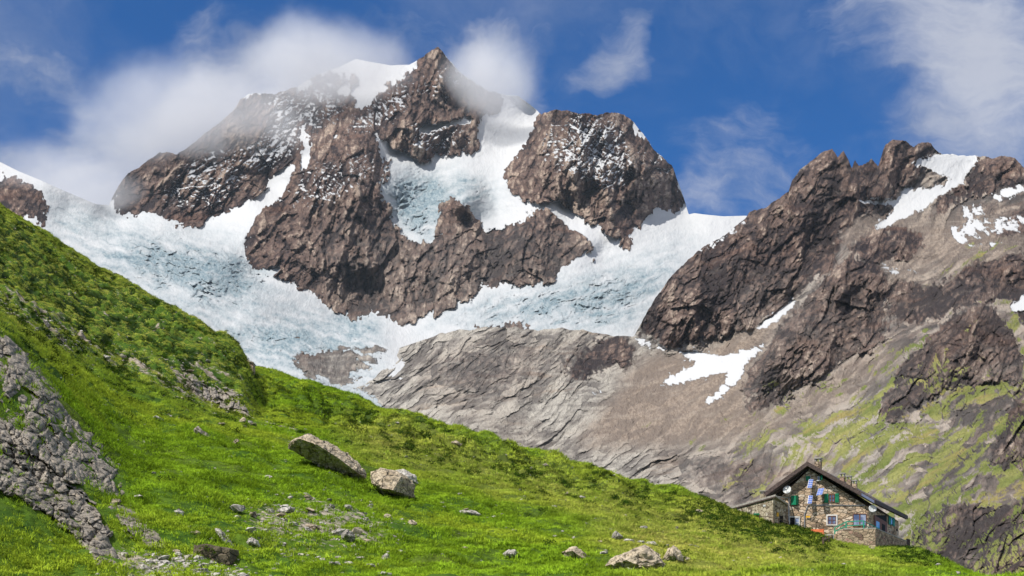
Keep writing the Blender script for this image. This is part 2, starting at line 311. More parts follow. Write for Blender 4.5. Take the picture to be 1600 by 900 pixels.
R_gully = [[(312, 362), (345, 346), (385, 319), (410, 300), (434, 286), (446, 288), (428, 312), (402, 338), (376, 372)], [(862, 306), (884, 326), (908, 346), (945, 366), (968, 374), (930, 378), (900, 360), (870, 334)], [(470, 236), (484, 230), (484, 262), (472, 268)], [(650, 200), (690, 190), (735, 182), (745, 190), (700, 200), (660, 212)], [(400, 425), (425, 415), (447, 416), (430, 430)], [(590, 210), (612, 232), (640, 247), (660, 256), (640, 258), (605, 240)]]
S_dust = [([(440, 150), (500, 126), (560, 150), (560, 170), (520, 205), (480, 235), (465, 205)], .74), ([(460, 110), (560, 105), (570, 145), (480, 145)], .72), ([(400, 143), (475, 140), (478, 235), (430, 260), (380, 265), (375, 240), (430, 200)], .80), ([(300, 240), (400, 220), (380, 320), (230, 330)], .48), ([(545, 178), (640, 118), (660, 128), (625, 180), (590, 208), (500, 226)], .80), ([(474, 240), (500, 222), (545, 198), (592, 200), (592, 213), (550, 213), (488, 247)], .95), ([(620, 180), (740, 195), (750, 235), (640, 246)], .42), ([(640, 100), (690, 90), (740, 130), (700, 180), (640, 160)], .3),
 ([(475, 240), (600, 225), (605, 285), (560, 300), (480, 340), (440, 310)], .52), ([(400, 330), (560, 300), (640, 480), (400, 420)], .17), ([(690, 330), (930, 340), (930, 400), (640, 500)], .17),
 ([(835, 215), (880, 180), (975, 180), (992, 255), (965, 300), (905, 272), (850, 262)], .64), ([(960, 178), (1050, 250), (1060, 290), (1000, 260)], .5), ([(800, 250), (900, 300), (1000, 345), (900, 345)], .2), ([(-70, 270), (80, 300), (30, 320)], .35), ([(550, 548), (600, 540), (600, 570), (480, 575)], .3)]
S_ice = [([(60, 290), (200, 335), (330, 365), (400, 380), (430, 440), (540, 500), (600, 540), (600, 640), (330, 540), (80, 400)], .5), ([(600, 268), (660, 275), (720, 278), (775, 295), (770, 330), (735, 340), (700, 310), (686, 318), (688, 378), (650, 376), (610, 330)], 1.0), ([(120, 380), (220, 370), (330, 385), (400, 405), (420, 470), (330, 480), (250, 440), (150, 420)], .95), ([(330, 510), (450, 490), (600, 500), (600, 545), (440, 560), (600, 640), (560, 640), (330, 540)], .95), ([(80, 300), (200, 340), (300, 370), (200, 375), (90, 345)], .6),
 ([(620, 530), (720, 480), (850, 450), (960, 420), (1050, 380), (1100, 350), (1060, 420), (980, 520), (860, 515), (720, 515)], .75), ([(250, 440), (420, 470), (560, 500), (430, 520), (300, 500)], .35)]
S_dirt = [([(435, 562), (500, 544), (600, 538), (625, 545), (570, 580), (535, 612), (480, 592)], 1.0), ([(400, 500), (520, 520), (600, 520), (520, 535), (420, 520)], .4), ([(330, 540), (420, 560), (520, 610), (600, 640), (560, 640), (420, 590)], .35)]
S_serac = [([(440, 555), (520, 540), (610, 535), (560, 575), (520, 600), (470, 585)], .9), ([(598, 275), (660, 280), (775, 300), (735, 335), (700, 308), (686, 318), (688, 380), (640, 372), (605, 330)], 1.0), ([(180, 380), (330, 385), (410, 420), (420, 460), (330, 475), (230, 440)], 1.0), ([(330, 520), (440, 510), (560, 540), (440, 560), (330, 545)], .7), ([(640, 515), (740, 470), (850, 455), (990, 420), (1000, 460), (960, 515), (860, 505), (720, 510)], .75)]
K_rock = [
 [(1165, 330), (1195, 310), (1232, 285), (1283, 225), (1372, 250), (1380, 300), (1410, 310), (1395, 320), (1350, 330), (1330, 345), (1300, 375), (1320, 395), (1300, 420), (1260, 445), (1240, 470), (1195, 500), (1150, 515), (1100, 530), (1060, 545), (1010, 530), (985, 522), (1005, 480), (1050, 420), (1100, 378)],
 [(1370, 265), (1383, 210), (1410, 205), (1475, 215), (1468, 241), (1432, 250), (1440, 275), (1400, 290), (1380, 305)], [(1500, 292), (1532, 240), (1605, 238), (1670, 280), (1660, 290), (1600, 290), (1560, 300), (1520, 310), (1480, 330), (1450, 330), (1460, 310)],
 [(1330, 385), (1360, 365), (1400, 358), (1430, 360), (1450, 375), (1445, 395), (1400, 405), (1350, 405), (1325, 400)], [(1160, 615), (1170, 580), (1200, 540), (1225, 505), (1260, 470), (1290, 430), (1330, 400), (1360, 410), (1395, 440), (1380, 480), (1385, 520), (1360, 540), (1310, 560), (1270, 590), (1230, 605), (1210, 610), (1180, 630)],
 [(1385, 440), (1430, 445), (1470, 440), (1530, 415), (1580, 400), (1670, 395), (1670, 440), (1540, 470), (1480, 490), (1420, 510), (1390, 500)], [(1400, 600), (1405, 560), (1450, 540), (1490, 490), (1530, 472), (1570, 490), (1600, 540), (1600, 590), (1575, 600), (1550, 580), (1510, 610), (1470, 600), (1440, 640), (1380, 660), (1375, 630)],
 [(1420, 830), (1450, 800), (1500, 790), (1560, 790), (1670, 775), (1670, 960), (1480, 930), (1430, 860)], [(1540, 720), (1560, 680), (1600, 600), (1670, 560), (1670, 720), (1560, 735)], [(1590, 330), (1670, 330), (1670, 345), (1560, 372), (1550, 362)], [(885, 575), (905, 550), (930, 528), (965, 524), (990, 532), (1002, 548), (985, 568), (945, 582), (910, 598), (888, 596)], [(1160, 620), (1230, 600), (1240, 625), (1200, 640), (1165, 650)], [(1560, 440), (1600, 430), (1670, 430), (1670, 525), (1612, 542), (1582, 492)]]
K_lo = [[(1380, 720), (1470, 660), (1530, 680), (1600, 640), (1600, 720), (1500, 740), (1420, 750)], [(1230, 620), (1360, 543), (1392, 560), (1300, 640)], [(1330, 760), (1450, 740), (1560, 720), (1670, 700), (1670, 790), (1450, 800)], [(1210, 720), (1282, 668), (1330, 690), (1250, 740)], [(1500, 330), (1600, 300), (1670, 300), (1670, 420), (1500, 400), (1450, 380)], [(1340, 310), (1400, 300), (1400, 380), (1320, 400)], [(640, 560), (760, 520), (880, 525), (860, 600), (760, 640), (660, 620)], [(1000, 700), (1120, 690), (1250, 720), (1200, 800), (1080, 780)], [(1375, 640), (1450, 610), (1530, 560), (1600, 560), (1600, 680), (1540, 700), (1450, 660), (1400, 690)], [(1400, 760), (1520, 680), (1560, 740), (1450, 800)], [(820, 560), (900, 520), (990, 530), (1000, 560), (940, 580), (890, 600)]]
G_grass = [([(1120, 700), (1300, 600), (1390, 545), (1500, 490), (1600, 440), (1670, 430), (1670, 960), (1400, 940), (1280, 760), (1190, 790), (1100, 770)], .56), ([(1250, 690), (1390, 600), (1460, 570), (1540, 620), (1450, 720), (1380, 800), (1300, 740)], .2), ([(1450, 700), (1560, 640), (1600, 740), (1480, 800), (1400, 800)], .22), ([(1380, 440), (1500, 400), (1670, 370), (1670, 410), (1440, 450)], .38), ([(1060, 690), (1120, 670), (1140, 690), (1080, 710)], .45), ([(985, 665), (1030, 645), (1045, 665), (1000, 690)], .5), ([(1135, 640), (1160, 628), (1165, 650), (1140, 655)], .75), ([(1480, 470), (1545, 462), (1570, 490), (1500, 500)], .35), ([(1390, 590), (1450, 540), (1480, 545), (1420, 600)], .3), ([(1280, 430), (1340, 400), (1400, 430), (1380, 460)], .3), ([(1185, 600), (1225, 590), (1235, 620), (1190, 620)], .5), ([(1350, 380), (1460, 375), (1670, 355), (1670, 375), (1400, 410)], .3), ([(1000, 470), (1060, 480), (1060, 540), (990, 530)], .25)]
G_scree = [([(1000, 560), (1050, 550), (1100, 545), (1150, 520), (1240, 475), (1225, 505), (1190, 550), (1160, 610), (1180, 640), (1240, 650), (1150, 690), (1000, 700), (890, 700), (960, 620)], 1.0), ([(1180, 640), (1300, 590), (1390, 540), (1420, 560), (1300, 640), (1180, 700)], .7), ([(1360, 405), (1460, 405), (1450, 440), (1400, 440)], .9), ([(1330, 330), (1500, 340), (1670, 330), (1670, 400), (1450, 420), (1330, 385)], .75), ([(1540, 760), (1600, 745), (1600, 780), (1545, 780)], .9), ([(640, 620), (800, 640), (900, 720), (1000, 760), (800, 700)], .3)]
N_snow = [([(1490, 362), (1560, 352), (1600, 344), (1600, 351), (1555, 361), (1500, 372)], .95), ([(1497, 377), (1530, 382), (1582, 375), (1584, 380), (1530, 389)], .95), ([(1505, 318), (1515, 330), (1532, 345), (1524, 347), (1508, 334)], .9), ([(1540, 322), (1535, 338), (1528, 350), (1524, 344)], .9), ([(1370, 406), (1398, 425), (1410, 432), (1396, 430)], .85), ([(1425, 424), (1460, 416), (1462, 420), (1430, 429)], .9), ([(1200, 497), (1244, 470), (1243, 477), (1205, 503)], .95), ([(1060, 566), (1080, 556), (1100, 560), (1085, 568)], .8), ([(1020, 605), (1060, 580), (1090, 568), (1072, 556), (1050, 547), (1090, 548), (1130, 556), (1170, 545), (1197, 533), (1195, 545), (1165, 570), (1160, 590), (1140, 610), (1105, 637), (1097, 630), (1125, 605), (1140, 582), (1100, 590), (1060, 602)], .95), ([(1182, 510), (1238, 466), (1252, 468), (1214, 502), (1186, 517)], 1.0), ([(1428, 249), (1480, 238), (1535, 238), (1520, 265), (1500, 290), (1470, 305), (1440, 330), (1400, 347), (1365, 363), (1370, 350), (1390, 335), (1400, 322), (1340, 316), (1350, 308), (1400, 312), (1410, 294), (1450, 292), (1482, 290), (1482, 278), (1450, 266), (1428, 258)], .98),
 ([(1500, 320), (1545, 320), (1530, 340), (1500, 347)], .62), ([(1480, 352), (1540, 340), (1670, 330), (1670, 355), (1550, 367), (1500, 384), (1485, 374)], .66), ([(1365, 405), (1400, 415), (1420, 423), (1462, 414), (1460, 421), (1430, 429), (1390, 432)], .55), ([(1570, 482), (1600, 460), (1670, 440), (1670, 470), (1590, 490)], .9), ([(1545, 303), (1600, 284), (1670, 285), (1600, 302), (1560, 316)], .8), ([(1590, 256), (1670, 270), (1670, 290), (1610, 275)], .8), ([(985, 522), (1010, 530), (1050, 545), (1040, 549), (1000, 538)], .85), ([(1075, 405), (1110, 378), (1165, 338), (1165, 352), (1110, 392)], .55), ([(920, 612), (942, 609), (940, 616), (922, 617)], .9), ([(1135, 688), (1160, 681), (1158, 687)], .9),
 ([(495, 585), (520, 596), (545, 602), (565, 609), (585, 620), (602, 640), (505, 660)], .9)]

def classes(lst, U, V, r, w1=3.5, w2=1.6):
    du = fbm(U/15, V/15, 51, 3)*w1+fbm(U/4.5, V/4.5, 53, 2)*w2; dv = fbm(U/15, V/15, 61, 3)*w1+fbm(U/4.5, V/4.5, 63, 2)*w2
    out = np.zeros(U.shape)
    for e in lst:
        poly, w = e if isinstance(e, tuple) else (e, 1.0)
        out = np.maximum(out, look(field(poly, r), U+du, V+dv)*w)
    return out
def crags(U, V, ang, sc=1.0, seed=0, ratio=.4):
    """relief of broken rock in px: fluted along ang (degrees from the vertical), angular blocks on top"""
    a = np.radians(ang); p = (U*np.sin(a)+V*np.cos(a))/sc; q = (U*np.cos(a)-V*np.sin(a))/sc
    wq = q+fbm(q/55, p/80, seed+1, 3)*9+.35*p; wp = p+fbm(q/55, p/80, seed+2, 3)*9      # the strata lean a little
    f0, e0 = facets(wq/54, wp*.6/54, seed+10, 1.9, .45); f1, e1 = facets(wq/23, wp*.62/23, seed+3, 1.8, .5); f2, e2 = facets(wq/10, wp*.62/10, seed+4, 1.7, .6); f3, e3 = facets(wq/4.6, wp*.75/4.6, seed+5, 1.6, .8)
    r = ridged(q/95+.12*fbm(q/60, p/60, seed+6, 2), p*.5/95, seed+6, 5, .5)
    g = ridged(wq/24, wp*.45/24, seed+9, 3, .5)
    tn = .44+.14*f1+.16*f2+.2*f3+.36*fbm(wq/9, wp*.4/9, seed+8, 5)+.7*(r-.35)+.35*(g-.4)-.3*sstep(.14, 0, e2)-.2*sstep(.1, 0, e1)
    return sc*((r-.33)*80+(g-.4)*13+f0*19+f1*12+f2*7+f3*3.8+fbm(q/6, p/7, seed+7, 3)*3), tn, sc*(-4*sstep(.12, 0, e2)-5*sstep(.08, 0, e1))

def ribs(U, V, lst):
    """buttress lines: height falls off on both sides, so one flank faces the sun and the other turns away"""
    x = U+fbm(U/45, V/45, 41, 4)*16; y = V+fbm(U/45, V/45, 42, 4)*16; out = np.zeros(U.shape)
    for A, w, pts in lst:
        for (x0, y0), (x1, y1) in zip(pts[:-1], pts[1:]):
            t = np.clip(((x-x0)*(x1-x0)+(y-y0)*(y1-y0))/((x1-x0)**2+(y1-y0)**2), 0, 1)
            d = np.hypot(x-x0-t*(x1-x0), y-y0-t*(y1-y0)); out = np.maximum(out, A*np.clip(1-d/w, 0, 1))
    return out
RIB_FAR = [(38, 70, [(585, 205), (600, 300), (640, 380), (625, 500)]), (26, 52, [(520, 240), (480, 330), (500, 440), (545, 492)]), (20, 40, [(440, 300), (410, 380), (440, 430)]), (42, 60, [(683, 75), (660, 150), (640, 240)]), (26, 40, [(683, 75), (715, 140), (735, 215)]), (30, 36, [(640, 110), (560, 180), (480, 232)]),
 (36, 58, [(400, 145), (350, 250), (320, 355)]), (26, 40, [(285, 236), (255, 300), (262, 350)]), (20, 32, [(215, 262), (200, 335)]), (24, 36, [(455, 140), (440, 250)]), (36, 58, [(870, 172), (882, 250), (930, 358)]), (36, 48, [(960, 178), (985, 260), (1012, 340)]), (22, 30, [(840, 200), (800, 295)]), (26, 45, [(715, 315), (740, 400), (700, 470)]), (26, 42, [(850, 330), (830, 400), (800, 445)]), (18, 30, [(660, 390), (660, 490)]), (16, 30, [(890, 350), (880, 420)])]
RIB_MID = [(42, 68, [(1300, 235), (1260, 350), (1180, 500)]), (36, 58, [(1235, 290), (1150, 420), (1060, 535)]), (26, 30, [(1400, 220), (1380, 300)]), (24, 40, [(1340, 260), (1330, 330)]), (38, 50, [(1330, 400), (1250, 500), (1175, 622)]), (24, 34, [(1380, 420), (1340, 545)]), (24, 34, [(1290, 440), (1290, 580)]), (44, 60, [(1535, 468), (1480, 560), (1400, 655)]), (28, 40, [(1535, 468), (1575, 585)]), (22, 34, [(1560, 245), (1520, 325)]), (26, 40, [(1580, 400), (1460, 490)]), (26, 45, [(1640, 600), (1550, 720)]), (24, 60, [(1560, 780), (1450, 880)]), (18, 40, [(1250, 640), (1130, 760)]), (18, 40, [(1400, 680), (1280, 780)])]
# ---- far massif: one continuous surface, its rock faces and its glaciers
def build_far():
    nc, nr = 1000, 430
    u = np.linspace(-66, 1230, nc); t = np.linspace(0, 1, nr)
    top = sky_far(u); rockline = look(field(R_rock[0]+[], 4), u, top+6) if False else None
    isr = np.max([look(field(R_rock[k], 4), u, top+8) for k in (0, 1, 3)], axis=0)
    top = top+fbm(u/14, u*0, 5, 4)*3.2*isr+np.abs(fbm(u/5, u*0+3, 8, 2))*2.2*isr
    bot = crest(u)+26+(mid_top(np.clip(u, 560, 1670))+34-crest(u)-26)*sstep(u, 600, 900); bot = np.maximum(bot, top+30)
    U = np.repeat(u[None], nr, 0); V = top[None]+(bot-top)[None]*t[:, None]
    D = farD(U, V)
    rk = classes(R_rock, U, V, 13, 7, 2.2)*(1-.95*classes(R_gully, U, V, 4, 3, 1.5)); rsoft = classes(R_rock, U, V, 22, 2, 0)
    c0 = 0
    dust = classes(S_dust, U, V, 14); ice = classes(S_ice, U, V, 26, 6); ser = classes(S_serac, U, V, 16, 6)
    c, tn, gv = crags(U, V, 7, 1.0, 100); c = c+gv; k = U[0] < 500; wl = sstep(U[:, k], 500, 450); cl_, tl_, gv = crags(U[:, k], V[:, k], -16, 1.0, 150); cl_ = cl_+gv; c[:, k] = cl_*wl+c[:, k]*(1-wl); tn[:, k] = tl_*wl+tn[:, k]*(1-wl)
    rm = sstep(rk+((c-4)*.007+.25*fbm(U/6, V/9, 73, 3))*sstep(rk, .1, .35), .38, .56)
    rs2 = .3+.7*sstep(classes(R_rock, U, V, 44, 2, 0), .3, .9)
    rb = ribs(U, V, RIB_FAR); tn = tn+rb*.006
    h = rm*((c+rb)*rs2+6*sstep(rsoft, .3, .9)+3)
    sa = np.where(U < 620, 14., -20.)
    a = np.radians(sa); al = U*np.cos(a)+V*np.sin(a); ac = -U*np.sin(a)+V*np.cos(a)
    w = fbm(U/25, V/25, 77, 3)*7
    gl = fbm(U/90, V/50, 81, 5)*20+fbm((al+w)/16, (ac+w)/5, 82, 3)*(.7+.9*ice)
    sf_, se_ = facets((al+w)/13, (ac+w)/8, 83, 1.4); sg_, sh_ = facets((al+w)/6, (ac+w)/4, 87, 1.4)
    ser = ser*(.45+.55*sstep(fbm(U/38, V/26, 86, 3), -.2, .25)); slot = sstep(ridged((al+w*2)/85, (ac+w)/10.5, 89, 4), .62, .9); gl = gl-slot*(2.5+8*ser)*sstep(ice, .15, .6)
    gl = gl+ser*(sf_*11+sg_*6+(ridged((al+w)/22, (ac+w)/11, 85, 4)-.4)*12)
    h = h+(1-rm)*gl
    hp = D/F
    D2 = D-h*hp
    P = world(U, V, D2)
    N = normals(P); N *= np.sign(-N[..., 1:2]+1e-9)
    up = N[..., 2]; upm = blur(up, 9)
    led = (up-upm)
    led_n = fbm(U/7, V/4, 95, 3)
    sn = np.where(dust > 0, dust, 0)*.62+led*.9*sstep(dust, .05, .3)+led_n*.34*sstep(dust, .05, .35)-.02
    sn = np.maximum(np.clip(sn, 0, 1)*rm, 1-rm)
    tone = np.clip(tn+.25*fbm(U/60, V/60, 31, 4)+.08*sstep(U, 700, 900), 0, 1)
    icev = np.clip(ice*(.2+.35*slot+.75*fbm((al+w)/150, (ac+w)/13, 37, 3)+.62+1.0*fbm((al+w)/26, (ac+w)/10, 33, 4)+.45*ser)+.12*ice, 0, 1)
    debris = sstep(fbm((al+w)/70, (ac+w)/8, 35, 5), .2, .6)*.46*sstep(ice, .2, .6)
    dirt = classes(S_dirt, U, V, 12, 6)*(.7+.8*fbm((al+w)/30, (ac+w)/9, 36, 4)); sn = sn-(debris+np.clip(dirt, 0, .9))*(1-rm)
    z = np.zeros(U.shape)
    at = dict(snow=sn, ice=icev, grass=z, scree=debris*.8, slab=np.clip(debris*.6+dirt*.8+.2*sstep(V, 300, 420)*sstep(U, 440, 560)*(U < 960), 0, 1), tone=tone, px=hp)
    # the back of the range, so that it has thickness
    back = []
    for k, (dd, dz) in enumerate(((60, 10), (350, 180), (900, 700))):
        q = P[0].copy(); q[:, 1] += dd; q[:, 0] *= (q[:, 1]/P[0][:, 1]); q[:, 2] -= dz; back.append(q)
    PA = np.concatenate([np.stack(back[::-1]), P]); ex = lambda x: np.concatenate([np.repeat(x[:1], 3, 0), x]).ravel()
    fc = grid_faces(nr+3, nc); at = {k: ex(v) for k, v in at.items()}; rmf = ex(rm); co = PA.reshape(-1, 3)
    sel = rmf[fc].mean(1) > .5
    cu = np.concatenate([np.repeat(U[:1], 3, 0), U]).ravel()[fc].mean(1)
    tag(np_mesh('mountain', co, fc[sel], at, M_MOUNT), kind='structure'); tag(np_mesh('glacier', co, fc[~sel], at, M_MOUNT), kind='structure')
build_far()

# ---- nearer country: the ridge on the right, the ice-worn slabs below the glacier, the grassy valley side
def build_mid():
    nc, nr = 1000, 520
    u = np.linspace(517, 1668, nc); t = np.linspace(0, 1, nr)**.93
    top = mid_top(u)+fbm(u/13, u*0, 15, 4)*3.2*sstep(u, 985, 1010)+np.abs(fbm(u/5, u*0+9, 18, 2))*2.2*sstep(u, 985, 1010)*(1-sstep(u, 1470, 1478)*sstep(u, 1532, 1526))+fbm(u/22, u*0, 19, 4)*5*sstep(u, 990, 960)*sstep(u, 640, 700)
    bot = crest(u)+34; U = np.repeat(u[None], nr, 0); V = top[None]+(bot-top)[None]*t[:, None]
    D = midD(U, V)
    rk = classes(K_rock, U, V, 14, 9, 3); lo = classes(K_lo, U, V, 22, 8)
    gr = classes([(p, 1.0) for p, w in G_grass[:1]], U, V, 40, 14)*G_grass[0][1]
    for p, w in G_grass[1:]: gr = gr+classes([(p, w)], U, V, 18, 9)
    scr = classes(G_scree, U, V, 16, 7); sn = classes(N_snow, U, V, 4, 2.2, 1.8)
    regn = np.clip(gr*1.0, 0, .42)*(1-.3*sstep(fbm(U/70, V/70, 199, 2), .1, .4)); c1, tn, gv = crags(U, V, -9, .9, 200); rm = sstep(rk+((c1-4)*.006+.25*fbm(U/6, V/9, 273, 3))*sstep(rk, .1, .35), .36, .58); rc = np.clip(np.maximum(rm+lo*.6, regn), 0, 1)
    slabw = 1-np.clip(rm+scr, 0, 1)
    angs = -55.0
    a = np.radians(angs); p = U*np.sin(a)+V*np.cos(a); q = U*np.cos(a)-V*np.sin(a)
    w = fbm(U/40, V/40, 176, 4)*9+fbm(U/160, V/160, 177, 2)*26
    f2, e2 = facets((q+w)/18, (p+w)/70, 203, 1.5); f3, e3 = facets((q+w)/7, (p+w)/26, 204, 1.5)
    f4, e4 = facets((q+w)/34, (p+w)/95, 202, 1.6)
    c2 = (ridged((q+w)/60, (p+w)/170, 205, 5, .6)-.4)*30+f4*9+f2*7+f3*4.4+fbm(q/4.5, p/40, 206, 4)*8+fbm(q/3, p/5, 214, 2)*2.5-4*sstep(.1, 0, e2)
    rb = ribs(U, V, RIB_MID)*sstep(V-top[None], 0, 12)
    c1 = c1+gv*rm
    h = rc*c1*1.05*(.35+.65*sstep(classes(K_rock, U, V, 40, 3, 0)+regn, .2, .9))+rb*1.35*(1-.6*scr)+8*sstep(classes(K_rock, U, V, 26, 3, 0), .25, .9)*rm+slabw*c2*(1-.45*np.clip(gr*1.4, 0, 1))+scr*(fbm(U/30, V/30, 207, 5)*10+fbm(q/6, p/50, 208, 4)*4+fbm(U/3, V/3, 209, 2)*1.6)
    h = h*(1-.85*sstep(sn, .4, .7))+sstep(sn, .4, .7)*2
    h = h*sstep(V-top[None], -2, 14) if False else h
    hp = D/F; D2 = D-h*hp; P = world(U, V, D2); N = normals(P); N *= np.sign(-N[..., 1:2]+1e-9)
    up = N[..., 2]; led = up-blur(up, 9)
    streak = fbm((q+w)/13, (p+w)/75, 210, 4)
    g = gr*.86+(led*1.15+streak*.75+fbm(U/26, V/26, 211, 4)*.3)*sstep(gr, .05, .3)-.5*lo*sstep(fbm((q+w)/22, (p+w)/60, 215, 4), -.12, .2)-.7*rm*sstep(gr, 0, .2)*(1-sstep(led, .1, .35)*.35)
    scrv = np.clip(scr*1.15+.25*streak*sstep(scr, .05, .3), 0, 1)*(1-rm)
    snv = sn*(.9)+np.where(sn > .05, (fbm((q+w)/26, (p+w)/9, 212, 3)*.45+fbm(U/9, V/3.5, 213, 3)*.25)*(sn < .93)+led*.5, 0)
    tone = np.clip(np.where(rc > .5, tn, .5+.6*f2+.5*f3)+.25*fbm(U/60, V/60, 231, 4), 0, 1)
    slab = np.clip((1-rm)*(1-.5*lo)+.06+.2*rm*sstep(V, 400, 470)*sstep(U, 1130, 1180), 0, 1)*(1-.35*sstep(V, 600, 520)*sstep(U, 1250, 1350))*(1-.3*sstep(U, 1060, 1200))
    icev = sstep(U, 612, 600)*.6
    at = dict(snow=np.clip(snv, 0, 1), ice=icev, grass=np.clip(g, 0, 1), scree=scrv, slab=slab, tone=tone, px=hp)
    back = []
    for dd, dz in ((40, 8), (260, 160), (700, 600)):
        qd = P[0].copy(); qd[:, 1] += dd; qd[:, 0] *= (qd[:, 1]/P[0][:, 1]); qd[:, 2] -= dz*sstep(u, 560, 700); back.append(qd)
    co = np.concatenate([np.stack(back[::-1]), P]); ex = lambda x: np.concatenate([np.repeat(x[:1], 3, 0), x]).ravel()
    fc = grid_faces(nr+3, nc); at = {k: ex(v) for k, v in at.items()}
    cu = ex(U)[fc].mean(1); cv = ex(V)[fc].mean(1)
    zone = np.where(cv < np.interp(cu, [980, 1060, 1150, 1250, 1330, 1450, 1670], [530, 548, 520, 470, 405, 405, 375]), 0, np.where(cv < np.interp(cu, [500, 1000, 1130, 1180, 1300], [2000, 2000, 2000, 640, 300]), 1, 2))
    zone = np.where((cu < 985) & (zone == 0), 1, zone)
    for k, nm in enumerate(('mountain_ridge', 'rock_slope', 'valley_slope')):
        tag(np_mesh(nm, co.reshape(-1, 3), fc[zone == k], at, M_MOUNT), kind='structure')
build_mid()
# ------------------------------------------------------------------ the meadow: a hillside rising from the camera to the crest
def base_v(D): return 820+3555/D
E = [(-150, 900, 42), (-150, 700, 52), (-150, 560, 64), (-150, 430, 110), (-150, 300, 160), (-150, 210, 235),
     (0, 900, 45), (0, 800, 50), (0, 700, 56), (0, 600, 63), (0, 525, 71), (0, 490, 92), (0, 460, 115), (0, 400, 165), (0, 322, 235),
     (100, 900, 47), (100, 800, 54), (100, 700, 62), (100, 625, 70), (100, 580, 88), (100, 540, 110), (100, 460, 170), (100, 383, 228),
     (200, 900, 48), (200, 830, 55), (200, 770, 63), (200, 700, 78), (200, 620, 108), (200, 560, 138), (200, 520, 168), (200, 447, 220),
     (300, 900, 49), (300, 830, 58), (300, 760, 70), (300, 680, 96), (300, 630, 122), (300, 590, 150), (300, 515, 200),
     (345, 650, 125), (345, 620, 146), (345, 548, 188), (372, 640, 138), (372, 600, 160), (372, 566, 178), (390, 640, 145), (390, 606, 163), (403, 640, 150), (403, 632, 158), (403, 600, 215), (390, 585, 222), (400, 575, 248),
     (430, 900, 51), (430, 820, 66), (430, 740, 86), (430, 680, 112), (430, 640, 150), (430, 610, 200), (430, 583, 245),
     (520, 900, 53), (520, 820, 70), (520, 740, 92), (520, 690, 120), (520, 640, 175), (520, 612, 230),
     (600, 900, 55), (600, 820, 74), (600, 755, 97), (600, 700, 130), (600, 665, 170), (600, 640, 215),
     (700, 900, 57), (700, 830, 76), (700, 770, 100), (700, 720, 132), (700, 690, 165), (700, 668, 200),
     (800, 900, 60), (800, 840, 78), (800, 785, 104), (800, 740, 134), (800, 715, 160), (800, 698, 185),
     (900, 900, 62), (900, 845, 82), (900, 795, 110), (900, 755, 140), (900, 730, 175),
     (1000, 900, 65), (1000, 850, 86), (1000, 805, 116), (1000, 775, 146), (1000, 758, 172),
     (1080, 900, 68), (1080, 855, 92), (1080, 818, 122), (1080, 790, 146), (1080, 774, 164),
     (1150, 900, 70), (1150, 860, 98), (1150, 830, 124), (1150, 813, 146), (1150, 808, 158),
     (1220, 900, 73), (1220, 862, 102), (1220, 842, 126), (1220, 832, 144), (1220, 822, 156),
     (1300, 900, 80), (1300, 876, 106), (1300, 858, 128), (1300, 846, 143), (1300, 837, 156),
     (1360, 900, 88), (1360, 880, 110), (1360, 862, 132), (1360, 855, 147), (1360, 850, 158),
     (1420, 900, 98), (1420, 882, 120), (1420, 868, 140), (1420, 860, 155), (1480, 900, 112), (1480, 888, 130), (1480, 881, 150),
     (1560, 935, 110), (1560, 915, 148), (1700, 965, 110), (1700, 960, 150), (1850, 1010, 110), (1850, 1000, 145)]
for u in range(-150, 1860, 90):
    for D in (4, 9, 20, 34): E.append((u, base_v(D)-(4 if D > 30 else 0), D))
crD = line([(-260, 240), (0, 235), (100, 228), (200, 220), (300, 200), (340, 190), (375, 235), (400, 248), (430, 245), (520, 230), (600, 215), (700, 200), (800, 185), (900, 175), (1000, 172), (1080, 164), (1150, 160), (1300, 158), (1420, 157), (1480, 150), (1860, 148)])
for u in range(-150, 1860, 75):
    d = float(crD(u)); c = float(crest(u))
    for k, dv in ((1.12, 18), (1.35, 70), (1.8, 150)): E.append((u, c+dv, d*k))
_f = tps([(u/250, math.log(d)*2.2) for u, v, d in E], [v-base_v(d) for u, v, d in E], 6e-4)
GU = np.linspace(-230, 1830, 1030)
lnD = np.concatenate([np.linspace(math.log(4), math.log(40), 60)[:-1], np.linspace(math.log(40), math.log(260), 520), np.linspace(math.log(260), math.log(420), 30)[1:]])
GD = np.exp(lnD)
UU, DD = np.meshgrid(GU, GD)
VV = base_v(DD)+_f(UU/250, np.log(DD)*2.2)
cd = crD(GU)[None]
inn = (DD > 60) & (DD < cd*1.35)
vm = np.where(inn, VV, 1e9).min(0)
k = np.ones(61)/61
delta = np.convolve(np.pad(crest(GU)-vm, 30, mode='edge'), k*0+np.hanning(63)[1:-1]/np.hanning(63)[1:-1].sum(), 'valid')
VV = VV+delta[None]*sstep(DD, 50, 130)
XX, ZZ = (UU-CU)/F*DD, (HZ-VV)/F*DD
def fld(poly, r=20): return look(field(poly, r), UU, VV)
